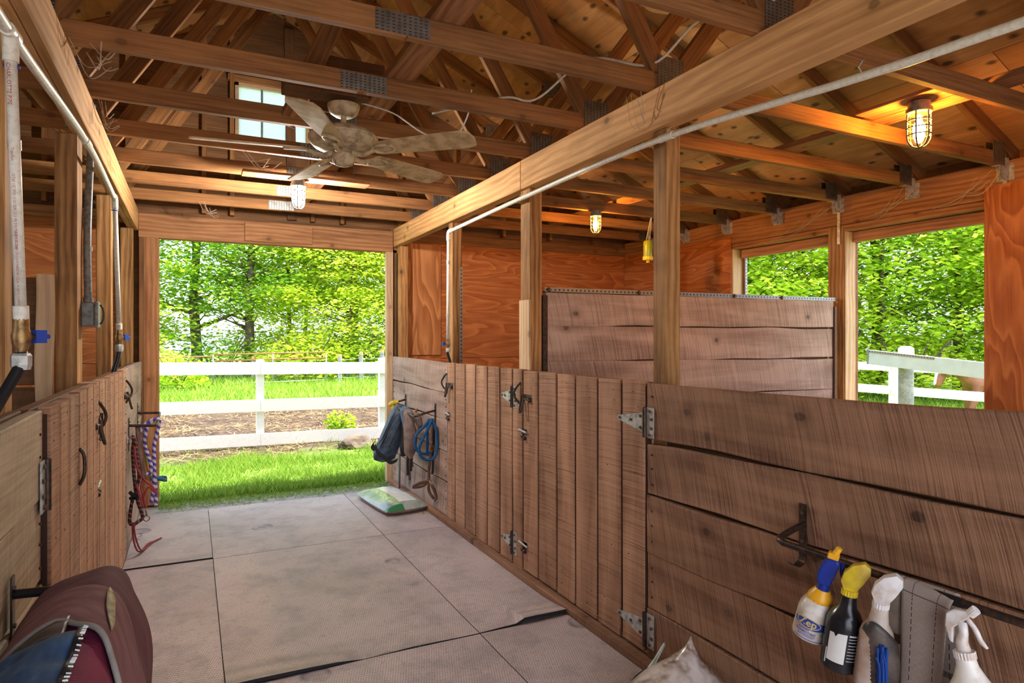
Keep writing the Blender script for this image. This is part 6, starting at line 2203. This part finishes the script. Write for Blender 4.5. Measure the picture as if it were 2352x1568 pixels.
rope('rope_strand', [(-0.345, 4.98, 0.75), (-0.335, 4.97, 0.652), (-0.320, 4.97, 0.587), (-0.297, 4.97, 0.546), (-0.270, 4.97, 0.505), (-0.248, 4.97, 0.49), (-0.226, 4.97, 0.455), (-0.208, 4.97, 0.427), (-0.222, 4.96, 0.435), (-0.254, 4.96, 0.477), (-0.277, 4.96, 0.454), (-0.293, 4.96, 0.405), (-0.310, 4.96, 0.426), (-0.321, 4.96, 0.465), (-0.335, 4.97, 0.499)], .0065, M_RED, t)
rope('rope_strand', [(-.30, 4.97, .52), (-.305, 4.965, .47), (-.29, 4.96, .42), (-.285, 4.955, .38), (-.27, 4.95, .34)], .007, M_RED, t)
rope('rope_strand', [(-.33, 4.97, .50), (-.318, 4.96, .44), (-.300, 4.955, .38), (-.288, 4.95, .345)], .007, M_RED, t)
rope('rope_tail', [(-.358, 5.0, .24), (-.352, 4.98, .15), (-.335, 5.0, .06), (-.315, 5.10, .012), (-.28, 5.27, .010), (-.235, 5.33, .010), (-.20, 5.38, .010)], .0055, M_RED, t)
rope('rope_tail', [(-.350, 5.0, .24), (-.340, 4.97, .16), (-.315, 5.02, .05), (-.295, 5.14, .010), (-.26, 5.28, .009), (-.225, 5.35, .009)], .0055, M_RED, t)
MB().tube(arc((-.272, 4.95, .27), .018, 0, 6.1, 12, (1, 0, 0), (0, 0, 1)), .0035, 6, closed=True).build('brass_ring', M_BRASS, t, True)
MB().tube([(-.275, 4.95, .33), (-.272, 4.95, .29)], .006, 8).build('brass_snap', M_BRASS, t, True)

t = empty('cotton_rope', (-.26, 5.35, .3), 'white and purple flecked rope looped over the rack bar', 'rope', 'ropes by the doorway')
rope('rope_strand', [(-0.338, 5.33, 0.755), (-0.335, 5.33, 0.803), (-0.30, 5.33, 0.86), (-0.236, 5.33, 0.893), (-0.212, 5.34, 0.875), (-0.225, 5.35, 0.80), (-0.245, 5.35, 0.70), (-0.246, 5.35, 0.60), (-0.244, 5.35, 0.50), (-0.25, 5.35, 0.371), (-0.265, 5.35, 0.283)], .0125, M_RPUR, t)
rope('rope_strand', [(-0.25, 5.30, 0.885), (-0.29, 5.30, 0.83), (-0.303, 5.31, 0.72), (-0.281, 5.31, 0.63), (-0.264, 5.31, 0.561), (-0.268, 5.31, 0.513), (-0.291, 5.31, 0.502), (-0.315, 5.31, 0.531), (-0.327, 5.31, 0.593), (-0.336, 5.31, 0.689), (-0.334, 5.32, 0.77)], .0125, M_RPUR, t)
rope('rope_strand', [(-0.247, 5.36, 0.515), (-0.240, 5.36, 0.438), (-0.235, 5.36, 0.348), (-0.235, 5.36, 0.259)], .0125, M_RPUR, t)
t = empty('nylon_halter', (-.25, 5.42, .4), 'teal and rainbow nylon halter behind the purple rope', 'halter', 'ropes by the doorway')
strap('halter_strap', [(-.262, 5.42, .885), (-.225, 5.42, .888), (-.212, 5.42, .83)], .022, M_TEAL, t)
strap('halter_strap', [(-.30, 5.42, .84), (-.30, 5.42, .746), (-.30, 5.42, .62), (-.285, 5.42, .52), (-.265, 5.41, .455)], .026, plain('rainbow_webbing', (0.55, 0.25, 0.04), .6, var=.9, scale=9, dirt=(0.05, 0.30, 0.12)), t, (1, 0, 0))
strap('halter_strap', [(-.30, 5.42, .84), (-.27, 5.42, .885)], .026, M_TEAL, t, (1, 0, 0))
strap('noseband', [(-0.275, 5.40, 0.450), (-0.222, 5.38, 0.447), (-0.172, 5.36, 0.438), (-0.168, 5.42, .434), (-0.185, 5.47, 0.434), (-0.228, 5.47, 0.438), (-0.270, 5.45, 0.446)], .028, M_TEAL, t, (0, 0, 1))
MB().tube(arc((-.292, 5.41, .66), .016, 0, 6.1, 12, (1, 0, 0), (0, 0, 1)), .0035, 6, closed=True).build('brass_ring', M_BRASS, t, True)
MB().tube(arc((-.268, 5.41, .45), .018, 0, 6.1, 12, (1, 0, 0), (0, 0, 1)), .0038, 6, closed=True).build('brass_ring', M_BRASS, t, True)
t = strap('leather_strap', [(-.336, 5.14, .868), (-.330, 5.13, .77), (-.322, 5.12, .698), (-.305, 5.11, .579), (-.292, 5.10, .50)], .030, M_BROWN, None, (1, .2, 0))
tag(t, 'dusty brown leather strap hanging beside the black rope', 'strap')

# ================================================================== FLY GEAR BY THE DOORWAY
def net_mat():
    k = NT('blue_mesh_fabric')
    tc = k.n('ShaderNodeTexCoord')
    n = k.noise(tc.outputs['UV'], 7, 4, .6)
    col = k.mix(k.ramp(n, [(.35, 0.), (.66, 1.)]), (0.012, 0.020, 0.036), (0.05, 0.085, 0.15))
    gl_ = k.noise(tc.outputs['UV'], 18, 3, .7, 1.5)
    col = k.mix(k.ramp(gl_, [(.60, 0.), (.72, .55)]), col, (0.20, 0.27, 0.34))
    k.setp(Base_Color=col, Roughness=.5)
    k.bump(n, .5, .02)
    return k.m


def hung(name, cen, ra, rb, ax, mat, parent, n=18, seed=0, crease=.12):
    """soft hanging cloth body: stacked ovals along a spline"""
    sp = spline(cen, 6)
    m = len(sp)
    def val(arr, f):
        q = f * (len(arr) - 1); i = min(int(q), len(arr) - 2); t_ = q - i
        return arr[i] * (1 - t_) + arr[i + 1] * t_
    A = V(ax).normalized()
    B = A.cross(V((0, 0, 1))).normalized()
    mb = MB()
    for i, p in enumerate(sp):
        f = i / (m - 1)
        for k in range(n):
            th = 2 * math.pi * k / n
            cr = 1 + crease * noise.noise(V((math.cos(th) * 2, math.sin(th) * 2 + seed, f * 4))) + crease * .6 * math.sin(th * 5 + f * 3 + seed)
            mb.v.append(tuple(p + A * (val(ra, f) * math.cos(th) * cr) + B * (val(rb, f) * math.sin(th) * cr)))
    for i in range(m - 1):
        for k in range(n):
            a, b = i * n + k, i * n + (k + 1) % n
            mb.f.append((a, b, b + n, a + n))
    mb.f.append(tuple(range(n))[::-1]); mb.f.append(tuple((m - 1) * n + k for k in range(n)))
    me = mb.mesh(name, True)
    uv = me.uv_layers.new(name='UVMap')
    for lp in me.loops:
        i = lp.vertex_index
        uv.data[lp.index].uv = ((i % n) / n, (i // n) / m)
    me.materials.append(mat)
    return link(bpy.data.objects.new(name, me), parent, None)


MNET = net_mat()
DK = plain('black_binding', (0.02, 0.02, 0.022), .7)
t = empty('fly_mask', (1.62, 5.72, .4), 'blue mesh fly mask hanging from the tack rack by the doorway', 'fly mask')
hung('mask_body', [(1.70, 5.74, .862), (1.685, 5.73, .80), (1.655, 5.72, .69), (1.62, 5.72, .575), (1.59, 5.72, .48), (1.575, 5.72, .41), (1.60, 5.72, .372)], [.040, .070, .095, .115, .125, .115, .060], [.05, .07, .075, .075, .07, .06, .03], (1, 0, .25), MNET, t, seed=1)
strap('mask_binding', [(1.64, 5.655, .80), (1.58, 5.65, .70), (1.52, 5.65, .58), (1.455, 5.66, .50)], .022, DK, t, (.8, 0, .6))
strap('mask_binding', [(1.455, 5.66, .525), (1.49, 5.645, .455), (1.54, 5.64, .41), (1.60, 5.64, .365), (1.66, 5.65, .38)], .035, DK, t, (.4, 0, .9))
strap('mask_binding', [(1.72, 5.66, .80), (1.66, 5.64, .66), (1.58, 5.64, .50)], .014, DK, t, (.8, 0, .5))
strap('mask_flap', [(1.45, 5.67, .55), (1.435, 5.665, .52), (1.46, 5.66, .485)], .045, DK, t, (.5, .3, .4))
hung('ear_cover', [(1.74, 5.66, .74), (1.745, 5.62, .66), (1.74, 5.6, .58), (1.71, 5.59, .50), (1.70, 5.6, .42)], [.03, .05, .055, .045, .02], [.02, .03, .03, .025, .012], (1, 0, 0), DK, t, seed=4, crease=.2)
t = empty('fleece_halter', (1.69, 5.38, .3), 'grey-brown padded cloth halter draped over the tack rack', 'halter')
M_FLC = plain('dusty_fleece', (0.27, 0.19, 0.165), .95, var=.3, scale=14, dirt=(0.13, 0.095, 0.085), bump=.4)
hung('padded_cloth', [(1.685, 5.40, .86), (1.68, 5.38, .82), (1.685, 5.36, .72), (1.69, 5.35, .60), (1.685, 5.35, .50), (1.682, 5.35, .44)], [.03, .045, .052, .058, .05, .02], [.03, .04, .04, .035, .03, .015], (1, 0, 0), M_FLC, t, seed=7, crease=.10)
hung('padded_flap', [(1.715, 5.27, .845), (1.725, 5.26, .80), (1.73, 5.25, .74), (1.725, 5.25, .69)], [.02, .034, .036, .012], [.012, .016, .016, .008], (1, 0, 0), M_FLC, t, seed=9, crease=.05)
for k, (x, z0, z1) in enumerate(((1.665, .50, .30), (1.685, .52, .24), (1.70, .50, .33), (1.715, .55, .36))):
    strap('halter_strap', [(x, 5.34 + .01 * k, z0), (x - .008, 5.34 + .01 * k, (z0 + z1) / 2), (x - .004, 5.34 + .01 * k, z1)], .020, M_BROWN if k % 2 else DK, t, (1, .1, 0))
MB().tube(arc((1.677, 5.34, .235), .016, 0, 6.1, 10, (1, 0, 0), (0, 0, 1)), .0032, 6, closed=True).build('buckle', M_GALV, t, True)
t = empty('canvas_bag', (1.72, 5.55, .5), 'light blue crumpled cloth hanging between the mask and the halter', 'cloth')
hung('cloth_body', [(1.705, 5.55, .868), (1.70, 5.53, .83), (1.705, 5.5, .75), (1.71, 5.48, .66), (1.705, 5.48, .60)], [.03, .05, .045, .04, .015], [.05, .06, .05, .035, .015], (1, 0, 0), plain('slate_blue_cloth', (0.14, 0.20, 0.30), .85, var=.4, scale=16, dirt=(0.05, 0.07, 0.11), bump=.4), t, seed=12, crease=.18)
t = empty('plastic_scoop', (1.70, 5.93, .8), 'small yellow plastic grooming tool on top of the rack', 'grooming tool')
MB().tube(spline([(1.665, 5.94, .842), (1.70, 5.93, .868), (1.75, 5.92, .876)], 4), [.016, .02, .022, .023, .022, .02, .019, .016, .012], 10).build('tool_head', M_YELB, t, True)
MB().tube(spline([(1.70, 5.93, .862), (1.70, 5.93, .84), (1.695, 5.93, .80)], 3), [.02, .019, .018, .017, .015, .013, .010], 10).build('tool_grip', M_YELB, t, True)
t = strap('webbing_strap', [(1.765, 5.42, .86), (1.74, 5.46, .70), (1.735, 5.48, .52), (1.73, 5.50, .42)], .024, plain('coral_webbing', (0.36, 0.13, 0.08), .7), None, (1, 0, 0))
tag(t, 'coral webbing strap between the fly mask and the halter', 'strap')
o = MB().tube([(1.80, 6.06, 0.0), (1.805, 6.06, .36)], .010, 8).build('metal_rod', plain('green_rod', (0.16, 0.19, 0.13), .6, .3, var=.3, scale=20), None, True, auto=40)
tag(o, 'thin green metal rod standing against the panel by the doorway', 'rod')

t = empty('blue_lead_rope', (1.79, 5.1, .45), 'bright blue rope coil hanging from the rack strip', 'rope')
MB().tube(spline([(1.842, 5.168, .755), (1.81, 5.165, .765), (1.785, 5.16, .775), (1.78, 5.155, .80)], 4), .004, 6).build('wall_hook', M_IRON, t, True)
rope('rope_strand', [(1.784, 5.12, 0.801), (1.735, 5.12, 0.743), (1.675, 5.12, 0.69), (1.656, 5.12, 0.641), (1.66, 5.12, 0.576), (1.69, 5.12, 0.531), (1.742, 5.12, 0.513), (1.78, 5.12, 0.517)], .0125, M_BLUEROPE, t)
rope('rope_strand', [(1.790, 5.09, 0.803), (1.752, 5.08, 0.723), (1.700, 5.08, 0.633), (1.677, 5.08, 0.57), (1.692, 5.08, 0.505), (1.737, 5.08, 0.473), (1.788, 5.08, 0.472), (1.820, 5.08, 0.509), (1.833, 5.08, 0.565), (1.833, 5.08, 0.645), (1.822, 5.08, 0.725), (1.802, 5.09, 0.784), (1.792, 5.10, 0.803)], .0125, M_BLUEROPE, t)
rope('rope_strand', [(1.785, 5.15, 0.795), (1.775, 5.16, 0.702), (1.775, 5.16, 0.593), (1.775, 5.16, 0.485)], .0125, M_BLUEROPE, t)
rope('rope_strand', [(1.80, 5.14, 0.80), (1.825, 5.15, 0.698), (1.827, 5.15, 0.611), (1.820, 5.15, 0.51)], .0125, M_BLUEROPE, t)
t = empty('leather_halter', (1.79, 5.12, .11), 'brown leather halter with buckles hanging below the blue rope', 'halter')
strap('crown_strap', [(1.80, 5.125, .795), (1.803, 5.12, 0.739), (1.799, 5.12, 0.631), (1.795, 5.12, 0.544), (1.784, 5.12, 0.466), (1.776, 5.12, 0.373), (1.772, 5.12, 0.287)], .026, M_BROWN, t, (1, 0, 0))
strap('crown_strap', [(1.81, 5.13, .78), (1.815, 5.135, .66), (1.815, 5.135, .52), (1.812, 5.13, .40), (1.81, 5.13, .34)], .020, DK, t, (1, 0, 0))
strap('noseband', [(1.772, 5.11, 0.283), (1.69, 5.09, 0.281), (1.634, 5.11, 0.258), (1.645, 5.15, 0.240), (1.705, 5.16, 0.235), (1.75, 5.15, 0.250), (1.772, 5.13, 0.270)], .026, M_BROWN, t, (0, 0, 1))
strap('cheek_strap', [(1.776, 5.12, 0.265), (1.772, 5.12, 0.215), (1.791, 5.12, 0.17), (1.818, 5.12, 0.131), (1.830, 5.12, 0.107)], .024, M_BROWN, t, (1, 0, .3))
strap('cheek_strap', [(1.788, 5.1, 0.261), (1.815, 5.1, 0.207), (1.830, 5.1, 0.155), (1.825, 5.1, 0.119)], .026, M_BROWN, t, (1, 0, .3))
for (y, z) in ((1.774, .275), (1.826, .108), (1.797, .56)):
    MB().tube(arc((y, 5.105, z), .020, 0, 6.1, 12, (1, 0, 0), (0, 0, 1)), .004, 6, closed=True).build('buckle', M_BRASS if z > .2 else M_GALV, t, True)

# ================================================================== COBWEBS
M_WEB = plain('dusty_cobweb', (0.46, 0.34, 0.25), .95)
rw = random.Random(21)
WEBS = [
    ((4.72, 2.30, 2.60), (4.79, 2.75, 2.40), 5, 'dusty cobweb strands under the truss hanger above the wide opening'),
    ((4.70, 2.88, 2.60), (4.79, 3.30, 2.38), 4, 'dusty cobweb strands along the header over the wide opening'),
    ((4.72, 3.60, 2.58), (4.79, 4.30, 2.37), 5, 'dusty cobweb strands over the narrow opening'),
    ((-0.40, 2.95, 2.60), (-0.25, 2.93, 2.585), 6, 'dusty cobweb in the corner of beam and truss over the pipe'),
    ((-0.40, 3.55, 2.60), (-0.30, 3.60, 2.52), 5, 'dusty cobweb beside the grey conduit top'),
    ((0.2, 4.18, 2.60), (0.55, 4.20, 2.57), 5, 'dusty cobweb strands under a truss near the white lamp'),
    ((1.80, 2.34, 2.60), (1.86, 2.30, 2.45), 4, 'dusty cobweb wisp hanging by the pale beam'),
    ((0.05, 5.95, 2.62), (0.25, 5.98, 2.53), 4, 'dusty cobweb wisp under the last truss before the doorway'),
]
for (a, b, n, lb) in WEBS:
    mb = MB()
    a, b = V(a), V(b)
    for k in range(n):
        p = a.lerp(b, rw.random() * .4) + V((rw.uniform(-.03, .03), rw.uniform(-.08, .08), 0))
        q = b.lerp(a, rw.random() * .4) + V((rw.uniform(-.01, .0), rw.uniform(-.10, .10), rw.uniform(-.03, .03)))
        m = p.lerp(q, .5) + V((rw.uniform(-.02, .02), rw.uniform(-.03, .03), -rw.uniform(.02, .09)))
        r = rw.uniform(.0011, .0022)
        mb.tube(spline([p, m, q], 6), [r * rw.uniform(.6, 1.5) for _ in range(13)], 4)
    o = mb.build('cobweb', M_WEB)
    tag(o, lb, 'cobweb', 'dusty cobwebs', kind='stuff')
